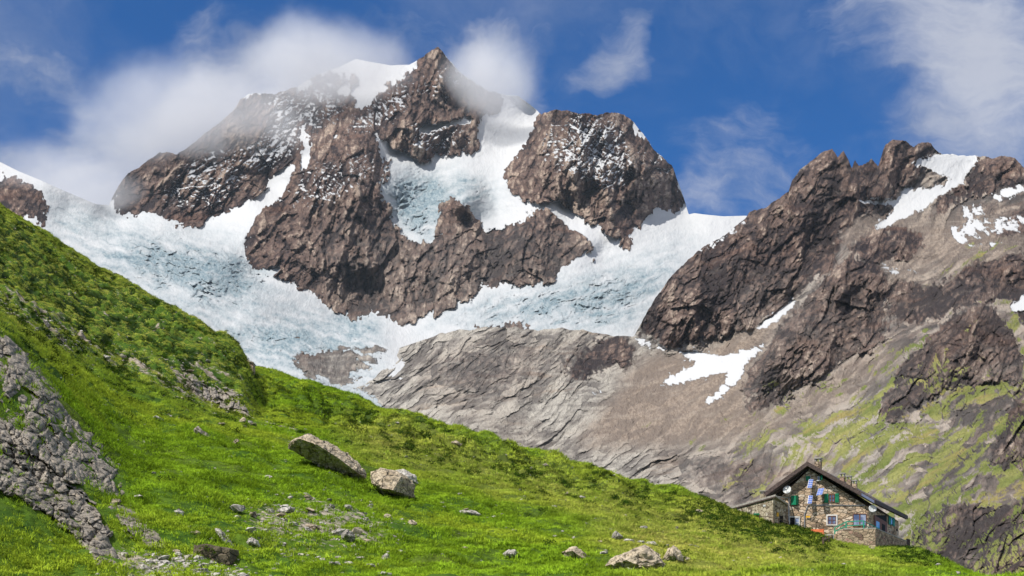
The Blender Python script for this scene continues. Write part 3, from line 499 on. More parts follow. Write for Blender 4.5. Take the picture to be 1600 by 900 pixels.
# zones seen on the hillside
Z_shoulder = fld([(-70, 290), (0, 318), (220, 452), (370, 555), (412, 640), (380, 645), (250, 590), (120, 500), (0, 455), (-70, 430)], 16)
Z_knoll = fld([(400, 575), (600, 640), (800, 690), (1000, 755), (1120, 785), (1130, 800), (1080, 800), (960, 780), (820, 748), (700, 720), (560, 680), (420, 620)], 18)
Z_path = fld([(-70, 420), (0, 462), (120, 520), (260, 590), (420, 655), (520, 690), (510, 705), (400, 672), (250, 612), (100, 540), (0, 480), (-70, 450)], 10)
Z_dry = np.maximum(fld([(520, 660), (640, 680), (900, 760), (1150, 815), (1350, 880), (1300, 890), (1100, 850), (900, 800), (700, 735), (560, 715)], 26), fld([(900, 800), (1200, 830), (1500, 900), (1000, 900)], 30))
Z_stony = np.maximum(fld([(380, 790), (520, 770), (600, 800), (640, 850), (520, 870), (380, 860)], 20), fld([(160, 830), (240, 850), (300, 880), (400, 900), (180, 910)], 14))
Z_bush = np.maximum(fld([(1100, 782), (1150, 803), (1200, 812), (1240, 822), (1280, 838), (1295, 860), (1270, 868), (1200, 850), (1120, 832), (1070, 800)], 8), fld([(1380, 850), (1430, 862), (1480, 884), (1440, 884), (1390, 866)], 8))
Z_crag = fld([(-70, 480), (0, 512), (45, 548), (78, 590), (112, 635), (150, 676), (192, 735), (205, 780), (170, 778), (150, 795), (185, 850), (190, 885), (150, 885), (118, 840), (78, 815), (30, 785), (-70, 760)], 8)
Z_scar = fld([(560, 880), (660, 850), (740, 830), (850, 855), (900, 880), (800, 905)], 16)
X2, Y2 = XX, DD
al, ac = (X2*.80-Y2*.6), (X2*.6+Y2*.80)
tus = fbm(X2/1.3, Y2/1.9, 301, 3)*.26+fbm(X2/4.5, Y2/5.5, 302, 3)*.5+fbm(X2/14, Y2/18, 303, 3)*.6
terr = ridged(al/11+fbm(X2/7, Y2/9, 309, 2)*.3, ac/4.5, 304, 3)*.8+np.abs(perlin(al/3.4+fbm(X2/3, Y2/3, 299, 2)*.5, ac/2.0, 305))*1.9+np.abs(perlin(al/1.5, ac/1.0, 295))*.55
ta, tb = (UU*.86+VV*.5), (-UU*.5+VV*.86)
ped = fbm(ta/21+.5*fbm(UU/20, VV/20, 291, 2), tb/6.2, 292, 3); ped2 = fbm(ta/60, tb/22, 293, 3)
pxm = np.clip(DD/F, .01, .12)
Z_up = np.clip(fld([(-70, 290), (0, 318), (220, 452), (370, 555), (412, 640), (330, 640), (180, 580), (0, 500), (-70, 470)], 30), 0, 1)
kn = ridged(al/16, ac/8, 306, 3)*1.7
near = sstep(DD, 12, 45)
crestfade = 1-.3*sstep(DD, cd*.85, cd)
dz = near*(sstep(Z_shoulder, .15, .8)*sstep(UU, 140, 330)*2.6+tus*(1-.4*Z_path)+Z_up*(ped*11+ped2*10)*pxm+Z_shoulder*(terr-.8)*.3+Z_knoll*((kn-.7)*1.5+(ped*8+ped2*20)*pxm)+Z_bush*(np.abs(fbm(X2/1.5, Y2/1.5, 307, 3))*.9+.15)-Z_scar*np.abs(fbm(X2/3, Y2/3.5, 308, 3))*.9)*crestfade
hut_pad = fld([(1195, 812), (1360, 858), (1420, 862), (1420, 845), (1300, 832), (1200, 800)], 10)
ZZ = ZZ+dz*(1-hut_pad*.9)
VV = HZ-ZZ*F/DD
def ground_hit(u, v, dmin=38):
    """where the view ray through photo pixel (u, v) meets the hillside: x, y, z"""
    j = int(np.clip(np.searchsorted(GU, u), 1, len(GU)-1)); w = (u-GU[j-1])/(GU[j]-GU[j-1])
    col = VV[:, j-1]*(1-w)+VV[:, j]*w
    i = int(np.argmax((col <= v) & (GD > dmin)))
    if not (col[i] <= v and GD[i] > dmin): i = int(np.argmin(np.where(GD > dmin, col, 1e9))); D = GD[i]; v = col[i]
    else:
        t = (col[i-1]-v)/max(1e-6, col[i-1]-col[i]); D = GD[i-1]+(GD[i]-GD[i-1])*np.clip(t, 0, 1)
    return np.array([(u-CU)/F*D, D, (HZ-v)/F*D])
def ground_z(x, y):
    u = np.clip(CU+x/y*F, GU[0], GU[-1]-.01); j = np.clip(np.searchsorted(GU, u), 1, len(GU)-1); w = (u-GU[j-1])/(GU[j]-GU[j-1])
    l = np.log(y); i = np.clip(np.searchsorted(lnD, l), 1, len(lnD)-1); t = (l-lnD[i-1])/(lnD[i]-lnD[i-1])
    return (ZZ[i-1, j-1]*(1-w)+ZZ[i-1, j]*w)*(1-t)+(ZZ[i, j-1]*(1-w)+ZZ[i, j]*w)*t

def turf_material():
    m, b = mat('turf'); p = b.pos()
    st, dr, sh = b.attr('stony'), b.attr('dry'), b.attr('dark')
    n1 = b.noise(p, .35, 5, .6); n2 = b.noise(p, 2.2, 5, .65); n3 = b.noise(p, .08, 4, .6)
    g = b.mix(b.ramp(n1, .35, .65), (.036, .082, .008), (.085, .145, .012)); g = b.mix(b.ramp(n2, .4, .7, 0, .6), g, (.02, .045, .006))
    g = b.mix(b.ramp(n3, .5, .7, 0, .5), g, (.10, .12, .016)); g = b.mix(b.math('MULTIPLY', dr, .6), g, (.20, .17, .045))
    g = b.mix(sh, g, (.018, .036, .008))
    s = b.mix(b.ramp(n2, .35, .65), (.13, .10, .075), (.34, .30, .25)); s = b.mix(b.ramp(b.vor(p, 3.2), .1, .5, .5, 0), s, (.10, .08, .055))
    c = b.mix(b.ramp(b.math('ADD', st, b.math('MULTIPLY', b.math('SUBTRACT', n2, .5), 1.1)), .42, .6), g, s)
    b.surface(c, .95, b.bump(b.math('ADD', n2, b.math('MULTIPLY', n1, 2)), .25, .6), .1); return m
M_TURF = turf_material()
stony = np.clip(Z_up*sstep(ped2, .25, .5)*.45+Z_path*.85*(.4+1.2*sstep(fbm(al/9, ac/1.6, 311, 4), -.1, .5))+Z_stony*.55+Z_shoulder*sstep(fbm(X2/2.5, Y2/3, 312, 3), .3, .6)*.5+sstep(fbm(X2/5, Y2/6, 313, 4), .42, .7)*.35, 0, 1)
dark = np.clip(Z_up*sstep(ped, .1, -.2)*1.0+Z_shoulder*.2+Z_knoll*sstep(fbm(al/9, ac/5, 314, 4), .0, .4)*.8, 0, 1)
co = np.stack([XX, DD, ZZ], -1); nrm = normals(co); nrm *= np.sign(nrm[..., 2:]+1e-9)
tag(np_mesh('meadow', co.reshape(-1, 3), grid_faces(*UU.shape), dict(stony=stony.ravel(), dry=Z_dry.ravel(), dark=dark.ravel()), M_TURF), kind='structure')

# ------------------------------------------------------------------ grass: tufts strewn over the meadow (nobody could count them)
def leaf_material(name, c0, c1, c2, sc=.5, trans=.22, dry=None):
    m, b = mat(name); p = b.pos()
    n1 = b.noise(p, sc, 4, .6); n2 = b.noise(p, .06, 4, .6); n3 = b.noise(p, 5, 2, .5)
    c = b.mix(b.ramp(n1, .35, .66), c0, c1); c = b.mix(b.ramp(n2, .46, .64, 0, .75), c, c2)
    c = b.mix(b.ramp(n3, .35, .7, 0, .6), c, c0)
    if dry: c = b.mix(b.math('MULTIPLY', b.n('ShaderNodeAttribute', attribute_name='dry', attribute_type='INSTANCER').outputs['Fac'], b.ramp(b.noise(p, .25, 4, .6), .3, .62, .35, 1.0)), c, dry)
    up = b.n('ShaderNodeAttribute', attribute_name='nv', attribute_type='INSTANCER').outputs['Vector']
    nn = b.vmath('NORMALIZE', b.vmath('ADD', b.mapv(b.n('ShaderNodeNewGeometry').outputs['Normal'], (.45, .45, .45)), up))
    d = b.n('ShaderNodeBsdfDiffuse'); b.put(d.inputs[0], c); b.put(d.inputs['Normal'], nn); tr = b.n('ShaderNodeBsdfTranslucent'); b.put(tr.inputs[0], c)
    mx = b.n('ShaderNodeMixShader'); mx.inputs[0].default_value = trans; b.t.links.new(d.outputs[0], mx.inputs[1]); b.t.links.new(tr.outputs[0], mx.inputs[2])
    o = b.n('ShaderNodeOutputMaterial'); b.t.links.new(mx.outputs[0], o.inputs[0]); return m
M_GRASS = leaf_material('meadow_grass', (.155, .26, .014), (.34, .56, .034), (.45, .56, .048), dry=(.66, .57, .17))
M_SHRUB = leaf_material('dwarf_shrub', (.014, .034, .005), (.036, .070, .008), (.065, .09, .010), sc=1.5, trans=.2)
def tuft(name, nb, hgt, spread, wid, material, seed, droop=.5):
    r = random.Random(seed); vs, fs = [], []
    for _ in range(nb):
        a = r.uniform(0, 6.283); rr = spread*math.sqrt(r.random()); x, y = rr*math.cos(a), rr*math.sin(a)
        h = hgt*r.uniform(.55, 1.15); a2 = a+r.uniform(-.9, .9); ln = h*r.uniform(.25, droop+.4); w = wid*r.uniform(.7, 1.3); px, py = -math.sin(a2)*w, math.cos(a2)*w
        i = len(vs)
        for t, ww in ((0, 1), (.55, .85), (1, .12)):
            cx, cy, cz = x+math.cos(a2)*ln*t*t, y+math.sin(a2)*ln*t*t, h*t*(1-.18*t)-.03
            vs += [(cx-px*ww, cy-py*ww, cz), (cx+px*ww, cy+py*ww, cz)]
        fs += [(i, i+1, i+3, i+2), (i+2, i+3, i+5, i+4)]
    me = bpy.data.meshes.new(name); me.from_pydata(vs, [], fs); me.materials.append(material)
    return bpy.data.objects.new(name, me)
def clump(name, nl, rad, hgt, leaf, material, seed):
    r = random.Random(seed); vs, fs = [], []
    for _ in range(nl):
        d = Vector((r.gauss(0, 1), r.gauss(0, 1), abs(r.gauss(0, 1)))).normalized(); k = r.uniform(.55, 1.08)
        c = Vector((d.x*rad*k, d.y*rad*k, d.z*hgt*k)); n = (d+Vector((r.uniform(-.7, .7), r.uniform(-.7, .7), r.uniform(-.3, .9)))).normalized()
        t = n.orthogonal().normalized(); t.rotate(Matrix.Rotation(r.uniform(0, 6.28), 3, n)); s = n.cross(t); l = leaf*r.uniform(.6, 1.3); i = len(vs)
        vs += [c-t*l, c-s*l*.5, c+t*l, c+s*l*.5]; fs.append((i, i+1, i+2, i+3))
    me = bpy.data.meshes.new(name); me.from_pydata(vs, [], fs); me.materials.append(material)
    return bpy.data.objects.new(name, me)
def strew(name, srcs, pts, nrmv, scale, dry=None):
    """one scattered mass: every point of the mesh carries one of the source tufts"""
    n = len(pts); me = bpy.data.meshes.new(name); me.vertices.add(n); me.vertices.foreach_set('co', pts.astype(np.float32).ravel())
    a = me.attributes.new('sc', 'FLOAT', 'POINT'); a.data.foreach_set('value', scale.astype(np.float32))
    r = np.stack([np.arctan2(-nrmv[:, 1], nrmv[:, 2])*.6, np.arctan2(nrmv[:, 0], nrmv[:, 2])*.6, RNG.uniform(0, 6.283, n)], -1)
    a = me.attributes.new('rt', 'FLOAT_VECTOR', 'POINT'); a.data.foreach_set('vector', r.astype(np.float32).ravel())
    a = me.attributes.new('dry', 'FLOAT', 'POINT'); a.data.foreach_set('value', (dry if dry is not None else np.zeros(n)).astype(np.float32))
    a = me.attributes.new('nv', 'FLOAT_VECTOR', 'POINT'); a.data.foreach_set('vector', nrmv.astype(np.float32).ravel())
    o = bpy.data.objects.new(name, me); C.objects.link(o)
    g = bpy.data.node_groups.new(name, 'GeometryNodeTree')
    g.interface.new_socket('Geometry', in_out='INPUT', socket_type='NodeSocketGeometry'); g.interface.new_socket('Geometry', in_out='OUTPUT', socket_type='NodeSocketGeometry')
    nd = g.nodes; L = g.links; gi, go = nd.new('NodeGroupInput'), nd.new('NodeGroupOutput')
    iop = nd.new('GeometryNodeInstanceOnPoints'); j = nd.new('GeometryNodeGeometryToInstance')
    for s in srcs:
        oi = nd.new('GeometryNodeObjectInfo'); oi.inputs['Object'].default_value = s; oi.inputs['As Instance'].default_value = False
        L.new(oi.outputs['Geometry'], j.inputs[0])
    iop.inputs['Pick Instance'].default_value = True
    def na(t, nm):
        x = nd.new('GeometryNodeInputNamedAttribute'); x.data_type = t; x.inputs[0].default_value = nm; return x.outputs[0]
    L.new(gi.outputs[0], iop.inputs['Points']); L.new(j.outputs[0], iop.inputs['Instance'])
    L.new(na('FLOAT', 'sc'), iop.inputs['Scale'])
    e = nd.new('FunctionNodeEulerToRotation'); L.new(na('FLOAT_VECTOR', 'rt'), e.inputs[0]); L.new(e.outputs[0], iop.inputs['Rotation'])
    L.new(iop.outputs[0], go.inputs[0])
    o.modifiers.new('strew', 'NODES').node_group = g
    return tag(o, kind='stuff')
def scatter(n, dens):
    """random points on the hillside, dens = weight per square metre on the grid"""
    area = (GU[1]-GU[0])/F*DD*np.gradient(GD)[:, None]
    vis = (UU > -60) & (UU < 1660) & (DD > 40) & (DD < cd*1.15) & (VV < 925)
    w = (area*dens*vis).ravel(); cw = w.cumsum(); idx = np.searchsorted(cw, RNG.uniform(0, cw[-1], n))
    i, j = np.unravel_index(idx, UU.shape); i = np.clip(i, 0, len(GD)-2); j = np.clip(j, 0, len(GU)-2)
    fi, fj = RNG.random(n), RNG.random(n)
    lerp = lambda A: (A[i, j]*(1-fj)+A[i, j+1]*fj)*(1-fi)+(A[i+1, j]*(1-fj)+A[i+1, j+1]*fj)*fi
    P = np.stack([lerp(XX), lerp(DD), lerp(ZZ)], -1); u, d = lerp(UU), lerp(DD); P[:, 0] = (u-CU)/F*d
    return P, nrm[i, j], i, j
gsrc = [tuft('grass_tuft', 26, .20, .26, .012, M_GRASS, k, .5) for k in range(4)]
patch = sstep(fbm(X2/2.2, Y2/2.6, 321, 3), -.35, .25)
gd = (.35+.65*patch)*(1-.95*Z_up*sstep(ped, .08, -.16))*(1-.8*Z_crag)*(1-.88*np.clip(stony*1.4, 0, 1))*(1-.8*hut_pad)*(1/(.6+DD/130))
P, N_, i_, j_ = scatter(170000, gd)
sc = RNG.uniform(.6, 1.25, len(P))*(1-.5*Z_up[i_, j_])*(.62+.5*patch[i_, j_])*(.8+P[:, 1]/260)
strew('grass', gsrc, P, N_, sc, np.maximum(Z_dry[i_, j_], .8*Z_up[i_, j_])*RNG.uniform(.3, 1, len(P)))
ssrc = [clump('shrub_clump', 90, .34, .26, .055, M_SHRUB, k) for k in range(3)]
sp = sstep(fbm(al/5, ac/2.4, 331, 4), .08, .3)
sd = Z_up*sstep(ped, -.05, -.3)*1.1+Z_up*sstep(ped2, -.1, -.4)*.8+Z_shoulder*sp*.5+Z_knoll*(sp*.7+.8*sstep(ped, .02, -.25))*(1-.9*sstep(DD, cd*.86, cd*.94))+Z_bush*.55+.06*sstep(fbm(X2/4, Y2/5, 333, 4), .35, .5)
P, N_, i_, j_ = scatter(24000, sd*(1-Z_crag)*(1-hut_pad))
strew('dwarf_shrubs', ssrc, P, N_, RNG.uniform(.6, 1.7, len(P))*(1-.5*Z_up[i_, j_]))
# ------------------------------------------------------------------ bedrock outcrops and boulders
def stone_material(name, c0, c1, c2, sc=1.0, lichen=.3, dust=(.05, .045, .04)):
    m, b = mat(name); p = b.pos(); rnd = b.n('ShaderNodeObjectInfo').outputs['Random']
    q = b.vmath('ADD', p, b.n('ShaderNodeObjectInfo').outputs['Location'])
    n1 = b.noise(q, .9*sc, 6, .62); n2 = b.noise(q, 5*sc, 6, .68); n3 = b.noise(b.mapv(q, (1, 1, 3), (.4, .5, 0)), 1.7*sc, 6, .65)
    c = b.mix(b.ramp(n1, .32, .68), c0, c1); c = b.mix(b.ramp(n3, .5, .68, 0, .6), c, c2)
    c = b.mix(b.ramp(n2, .35, .62, .75, 0), c, dust); c = b.mix(b.math('MULTIPLY', rnd, .35), c, c1)
    c = b.mix(b.ramp(b.noise(q, 2.2*sc, 5, .7), .56, .7, 0, lichen), c, (.20, .15, .07))
    cr = b.ramp(b.vor(b.vmath('ADD', q, b.mapv(b.noise(q, 1.2*sc, 3), (.5, .5, .5))), .9*sc, 'DISTANCE_TO_EDGE'), 0, .035, 1, 0)
    c = b.mix(b.math('MULTIPLY', cr, .6), c, (.03, .028, .026))
    h = b.math('SUBTRACT', b.math('ADD', b.math('MULTIPLY', n1, 1.2), n2), b.math('MULTIPLY', cr, .6))
    b.surface(c, .9, b.bump(h, .16/sc, .9), .15); return m
M_CRAG = stone_material('outcrop_rock', (.185, .168, .145), (.385, .345, .295), (.47, .39, .29), .8, .35)
M_STONE = stone_material('pale_granite', (.34, .32, .29), (.62, .59, .54), (.50, .43, .34), 1.3, .3)
M_TAN = stone_material('tan_granite', (.36, .295, .21), (.62, .53, .40), (.47, .35, .22), .8, .3)
M_BROWN = stone_material('brown_rock', (.10, .08, .055), (.20, .165, .115), (.16, .12, .08), 1.0, .5)

def outcrop(name, label, poly, amp, sc, seed, hole, ang, step=1.0, lift=.5):
    xs, ys = [p[0] for p in poly], [p[1] for p in poly]
    u = np.arange(max(-90, min(xs)-8), max(xs)+8, step); v = np.arange(min(ys)-8, max(ys)+8, step)
    U, V = np.meshgrid(u, v); D = np.zeros(U.shape)
    for k, uu in enumerate(u):
        j = int(np.clip(np.searchsorted(GU, uu), 1, len(GU)-1)); w = (uu-GU[j-1])/(GU[j]-GU[j-1]); col = VV[:, j-1]*(1-w)+VV[:, j]*w
        cm = np.minimum.accumulate(col)-np.arange(len(col))*1e-6
        D[:, k] = np.interp(-v, -cm, GD)
    D = np.exp(blur(np.log(D), 7)); msk = blur(poly_mask(poly, U+fbm(U/20, V/20, seed, 4)*13, V+fbm(U/20, V/20, seed+1, 4)*13).astype(float), 4)
    a = math.radians(ang); p, q = U*math.sin(a)+V*math.cos(a), U*math.cos(a)-V*math.sin(a)
    w = fbm(U/30, V/30, seed+2, 3)*8
    f1, e1 = facets((q+w)/(27*sc), (p+w)/(34*sc), seed+3, .8); f2, e2 = facets((q+w)/(12*sc), (p+w)/(16*sc), seed+4, .9); f3, e3 = facets((q+w)/(5*sc), (p+w)/(7*sc), seed+5, .9)
    h = sc*(f1*26+f2*11+f3*3.4-14*sstep(.12, .0, e1)-8*sstep(.13, 0, e2)+(ridged(q/80, p/120, seed+6, 4)-.3)*34)+fbm(U/4, V/4, seed+7, 3)*1.3
    D2 = D-(amp*h*D/F+(sstep(msk, .2, 1)*1.5-.35)*lift*1.2)
    keep = (msk > .42)
    if hole > 0: keep &= ~((fbm(q/24, p/40, seed+8, 4)+.25*f1 > hole) & (msk < .97)) 
    P = world(U, V, D2); fc = grid_faces(*U.shape); fc = fc[keep.ravel()[fc].all(1)]; nv = U.size
    ed = np.concatenate([fc[:, [k, (k+1) % 4]] for k in range(4)]); key = np.sort(ed, 1); key = key[:, 0]*nv+key[:, 1]
    _, inv, cnt = np.unique(key, return_inverse=True, return_counts=True); be = ed[cnt[inv] == 1]
    allf = np.concatenate([fc, fc[:, ::-1]+nv, np.stack([be[:, 1], be[:, 0], be[:, 0]+nv, be[:, 1]+nv], -1)])
    o = np_mesh(name, np.concatenate([P.reshape(-1, 3), world(U, V, D+1.1).reshape(-1, 3)]), allf, {}, M_CRAG)
    return tag(o, label, 'rock')
outcrop('rock_outcrop', 'large grey blocky rock outcrop breaking out of the grass at the lower left', [(-75, 470), (0, 514), (45, 550), (78, 592), (112, 637), (150, 678), (190, 735), (203, 778), (170, 776), (130, 762), (95, 752), (60, 720), (30, 705), (-75, 680)], 1.0, .95, 401, .42, 28)
outcrop('rock_outcrop', 'pale brown stepped rock slabs running downhill below the grey outcrop, grass in their cracks', [(-75, 655), (0, 682), (40, 698), (85, 727), (130, 770), (165, 800), (178, 850), (190, 885), (150, 882), (118, 842), (78, 812), (30, 780), (-75, 750)], 1.0, .7, 431, .24, 60)
outcrop('rock_outcrop', 'broken dark slabs in the gully between the pale slabs and the square block', [(165, 770), (215, 795), (245, 830), (265, 860), (240, 862), (205, 840), (180, 815)], .6, .5, 461, .2, 58, .8, .35)
outcrop('rock_outcrop', 'small grey rock faces in the dark foot of the grassy shoulder', [(280, 570), (325, 596), (365, 612), (402, 640), (380, 650), (330, 632), (292, 606)], 1.3, .5, 491, .12, 20, .7, .5)

def rough(bm, amp, sc, seed, cuts, rounds=1):
    """breaks up a hull: subdivided, then pushed by blocky and fine noise"""
    bmesh.ops.triangulate(bm, faces=bm.faces)
    for _ in range(rounds): bmesh.ops.subdivide_edges(bm, edges=bm.edges, cuts=cuts, use_grid_fill=True)
    bm.normal_update(); V = np.array([v.co[:] for v in bm.verts]); N = np.array([v.normal[:] for v in bm.verts])
    x, y = (V[:, 0]+V[:, 1]*.6)/sc, (V[:, 2]+V[:, 1]*.7)/sc
    f1, e1 = facets(x*1.1, y*1.9, seed, 1.2); f2, _ = facets(x*2.9, y*4.3, seed+3, 1.2)
    d = amp*(f1*.9+f2*.45+fbm(x*4, y*5, seed+5, 4)*.6-.35*sstep(.1, 0, e1))
    V2 = V+N*d[:, None]
    for v, c in zip(bm.verts, V2): v.co = c
def hull_bm(pts):
    bm = bmesh.new()
    for p in pts: bm.verts.new(p)
    r = bmesh.ops.convex_hull(bm, input=bm.verts)
    bmesh.ops.delete(bm, geom=[v for v in bm.verts if not v.link_faces], context='VERTS'); return bm
def bm_obj(name, bm, m, parent=None, smooth=False):
    me = bpy.data.meshes.new(name); bm.to_mesh(me); bm.free(); me.materials.append(m)
    me.polygons.foreach_set('use_smooth', np.full(len(me.polygons), smooth))
    o = bpy.data.objects.new(name, me); C.objects.link(o)
    if parent: o.parent = parent
    return o
def boulder(label, base, outline, ridge, thick, m, amp=.09, seed=1, cuts=3, rounds=2, group=None):
    """a big boulder: its outline and the edges facing us, given real depth; base = photo pixel where it meets the turf"""
    g = ground_hit(*base); D = g[1]; k = D/F; pts = []
    for u, v in outline:
        c = np.array([(u-CU)*k, D+thick*.35, (HZ-v)*k]); pts.append(c)
        cen = np.array([(np.mean([p[0] for p in outline])-CU)*k, D, (HZ-np.mean([p[1] for p in outline]))*k])
        bk = cen+(c-cen)*.72; bk[1] = D+thick; pts.append(bk)
    for u, v, f in ridge: pts.append(np.array([(u-CU)*k, D-f*thick, (HZ-v)*k]))
    loc = np.array([g[0], D+thick*.3, g[2]-.15])
    bm = hull_bm([Vector(p-loc) for p in pts]); rough(bm, amp, 1.0, seed, cuts, rounds)
    o = bm_obj('boulder', bm, m); o.location = loc; return tag(o, label, 'boulder', group)
boulder('long tan slab of a boulder lying tilted down the meadow, its right end lowest', (520, 738), [(446, 690), (462, 680), (480, 673), (505, 684), (540, 704), (560, 722), (569, 744), (545, 743), (520, 739), (490, 722), (465, 706), (449, 697)], [(470, 688, .3), (500, 700, .5), (535, 722, .45), (556, 738, .3)], 2.6, M_TAN, .13, 3)
boulder('angular tan boulder with a sharp sunlit front edge, standing right of the long slab', (612, 775), [(576, 733), (592, 727), (618, 733), (640, 745), (647, 757), (646, 775), (622, 778), (600, 771), (578, 750)], [(606, 741, .3), (600, 768, .75), (618, 772, .8), (628, 748, .35)], 2.4, M_TAN, .10, 5)
boulder('low flat rock lying just behind the angular tan boulder', (640, 757), [(612, 733), (630, 731), (648, 741), (653, 754), (640, 758), (620, 752)], [(635, 746, .3)], 1.2, M_STONE, .07, 7)
boulder('largest rounded grey boulder low in the meadow, cracked down its front', (995, 892), [(947, 882), (958, 872), (975, 861), (1010, 851), (1032, 862), (1043, 880), (1036, 892), (1010, 897), (985, 894), (965, 886)], [(975, 878, .5), (1003, 866, .5), (1000, 890, .6), (1030, 882, .4)], 2.3, M_TAN, .10, 11)
boulder('pointed tan rock leaning on the right flank of the largest boulder', (1052, 880), [(1037, 872), (1045, 856), (1054, 851), (1066, 862), (1070, 876), (1055, 881), (1040, 880)], [(1050, 866, .5), (1058, 876, .4)], 1.2, M_TAN, .07, 13)
boulder('brown wedge shaped rock half sunk in a grassy hollow left of the largest boulder', (900, 874), [(876, 862), (890, 853), (902, 851), (914, 864), (921, 876), (900, 876), (884, 872)], [(893, 862, .4), (908, 872, .3)], 1.4, M_TAN, .09, 17)
boulder('grey upright boulder standing alone on the lower meadow', (543, 848), [(531, 833), (540, 825), (549, 826), (555, 838), (549, 848), (538, 848), (532, 842)], [(543, 836, .4)], .9, M_STONE, .06, 19)
boulder('dark grey leaning stone with a pale tip on the upper meadow', (315, 684), [(301, 668), (306, 664), (315, 669), (327, 684), (325, 687), (308, 684), (302, 676)], [(312, 676, .3)], 1.3, M_CRAG, .08, 23)
boulder('pale flat boulder lying high on the green slope', (243, 656), [(233, 653), (243, 647), (254, 653), (252, 657), (240, 657)], [(244, 652, .4)], 1.0, M_STONE, .07, 29)
boulder('small pale round boulder beside the end of the outcrop', (278, 806), [(270, 799), (277, 793), (286, 799), (286, 806), (275, 806)], [(277, 801, .5)], .6, M_STONE, .05, 31)
boulder('long flat grey stone with a grassy mound at its right end', (732, 805), [(713, 801), (722, 796), (742, 797), (752, 803), (742, 807), (716, 806)], [(730, 801, .4)], .9, M_STONE, .06, 37)
boulder('split pale block on the low meadow edge, cracked down the middle', (800, 874), [(787, 864), (795, 858), (806, 859), (814, 868), (813, 875), (800, 875), (789, 871)], [(800, 866, .5)], .9, M_STONE, .08, 41)
boulder('pale flat boulder at the very bottom of the meadow', (598, 899), [(584, 896), (596, 892), (610, 896), (610, 902), (585, 902)], [(598, 896, .4)], .6, M_STONE, .05, 43)
boulder('flat grey stone lying low in the meadow, below the upright boulder', (519, 884), [(506, 881), (514, 876), (529, 877), (532, 882), (520, 886), (508, 885)], [(520, 880, .4)], .6, M_STONE, .05, 47)
boulder('angular pale boulder just right of the square brown block', (392, 853), [(381, 846), (392, 839), (402, 845), (405, 853), (392, 857), (383, 853)], [(392, 847, .5)], .6, M_STONE, .05, 53)
boulder('flat slab leaning downhill in the grass left of the pale angular boulder', (352, 850), [(335, 826), (342, 824), (358, 846), (366, 860), (358, 862), (345, 846)], [(350, 845, .4)], .6, M_STONE, .05, 59)
boulder('small tan rock on the crest of the middle knolls', (715, 696), [(704, 690), (712, 686), (722, 692), (726, 699), (712, 699)], [(714, 693, .4)], 1.2, M_TAN, .07, 61)
boulder('grey boulder just below the knolls, right of centre', (854, 728), [(845, 725), (853, 722), (862, 727), (862, 731), (848, 731)], [(854, 727, .4)], 1.0, M_CRAG, .06, 67)

# the line of stones behind the largest boulder
def proto_rock(seed, flat, m, npts=15):
    r = random.Random(seed); pts = []
    for _ in range(npts):
        d = Vector((r.gauss(0, 1), r.gauss(0, 1), r.gauss(0, 1))).normalized(); pts.append(Vector((d.x*r.uniform(.8, 1), d.y*r.uniform(.6, .9), d.z*flat*r.uniform(.8, 1))))
    bm = hull_bm(pts); rough(bm, .07, .7, seed, 2, 1)
    me = bpy.data.meshes.new('stone'); bm.to_mesh(me); bm.free(); me.materials.append(m); return me
PR = [proto_rock(500+k, random.Random(k).uniform(.4, .75), M_STONE if k % 3 else M_TAN) for k in range(14)]
def stone(u, v, wpx, label, group=None, flat=1.0, rz=None, cat='stone', k=None):
    g = ground_hit(u, v); s = wpx*.5*g[1]/F
    me = PR[random.randrange(len(PR)) if k is None else k]
    o = bpy.data.objects.new('stone', me); C.objects.link(o); o.location = (g[0], g[1]+s*.3, g[2]+s*.22)
    o.scale = (s, s, s*flat); o.rotation_euler = (random.uniform(-.25, .25), random.uniform(-.2, .35), random.uniform(0, 6.28) if rz is None else rz)
    return tag(o, label, cat, group)
for u, v, w, l in [(984, 849, 26, 'flat grey stone, leftmost of the row behind the largest boulder'), (1003, 850, 22, 'squarish stone second from the left in the row behind the largest boulder'), (1019, 852, 24, 'broad stone in the middle of the row behind the largest boulder'),
    (1033, 848, 15, 'upright pointed stone in the row behind the largest boulder'), (1045, 856, 22, 'thin flat stone at the right end of the row behind the largest boulder'), (1071, 875, 18, 'flat stone right of the pointed tan rock'), (938, 849, 16, 'pale stone lying alone left of the row behind the largest boulder'),
    (1083, 858, 26, 'brownish stone on the grass right of the largest boulder'), (897, 842, 12, 'small pale stone above the brown wedge shaped rock'), (1003, 827, 22, 'pale flat stone bedded in a grassy mound above the largest boulder'), (1072, 818, 14, 'pale stone under the shrubs on the right hand knoll'), (812, 766, 9, 'bright stone on the open grass below the knolls'),
    (668, 785, 14, 'pale stone below the angular tan boulder'), (690, 786, 12, 'flat stone, left of the long grey stone with the mound'), (775, 810, 16, 'tan stone right of the grassy mound'), (625, 865, 18, 'larger pale stone at the right edge of the stony patch'), (485, 825, 22, 'tan stone on top of the bank above the stony patch'), (455, 822, 14, 'grey stone left of the tan stone on the bank'),
    (402, 862, 18, 'grey rock just below the pale angular boulder'), (298, 825, 15, 'grey stone uphill of the square brown block'), (305, 835, 20, 'flat pale stone touching the grass above the square brown block'), (470, 868, 18, 'pale stone below the bank on the low meadow'), (452, 871, 14, 'blocky grey stone next to the pale stone under the bank'), (1165, 890, 16, 'reddish stone at the bottom of the meadow left of the hut'),
    (360, 715, 11, 'pale stone on the green slope left of the long tan slab'), (425, 700, 12, 'pale stone just left of the long tan slab'), (430, 735, 9, 'small grey stone below the left end of the long tan slab'), (375, 660, 26, 'pale stone on the end of the stone path'), (345, 664, 18, 'white stone on the stony path below the shoulder'), (380, 668, 14, 'thin pale stone under the stone path')]:
    stone(u, v, w, l, flat=.75)
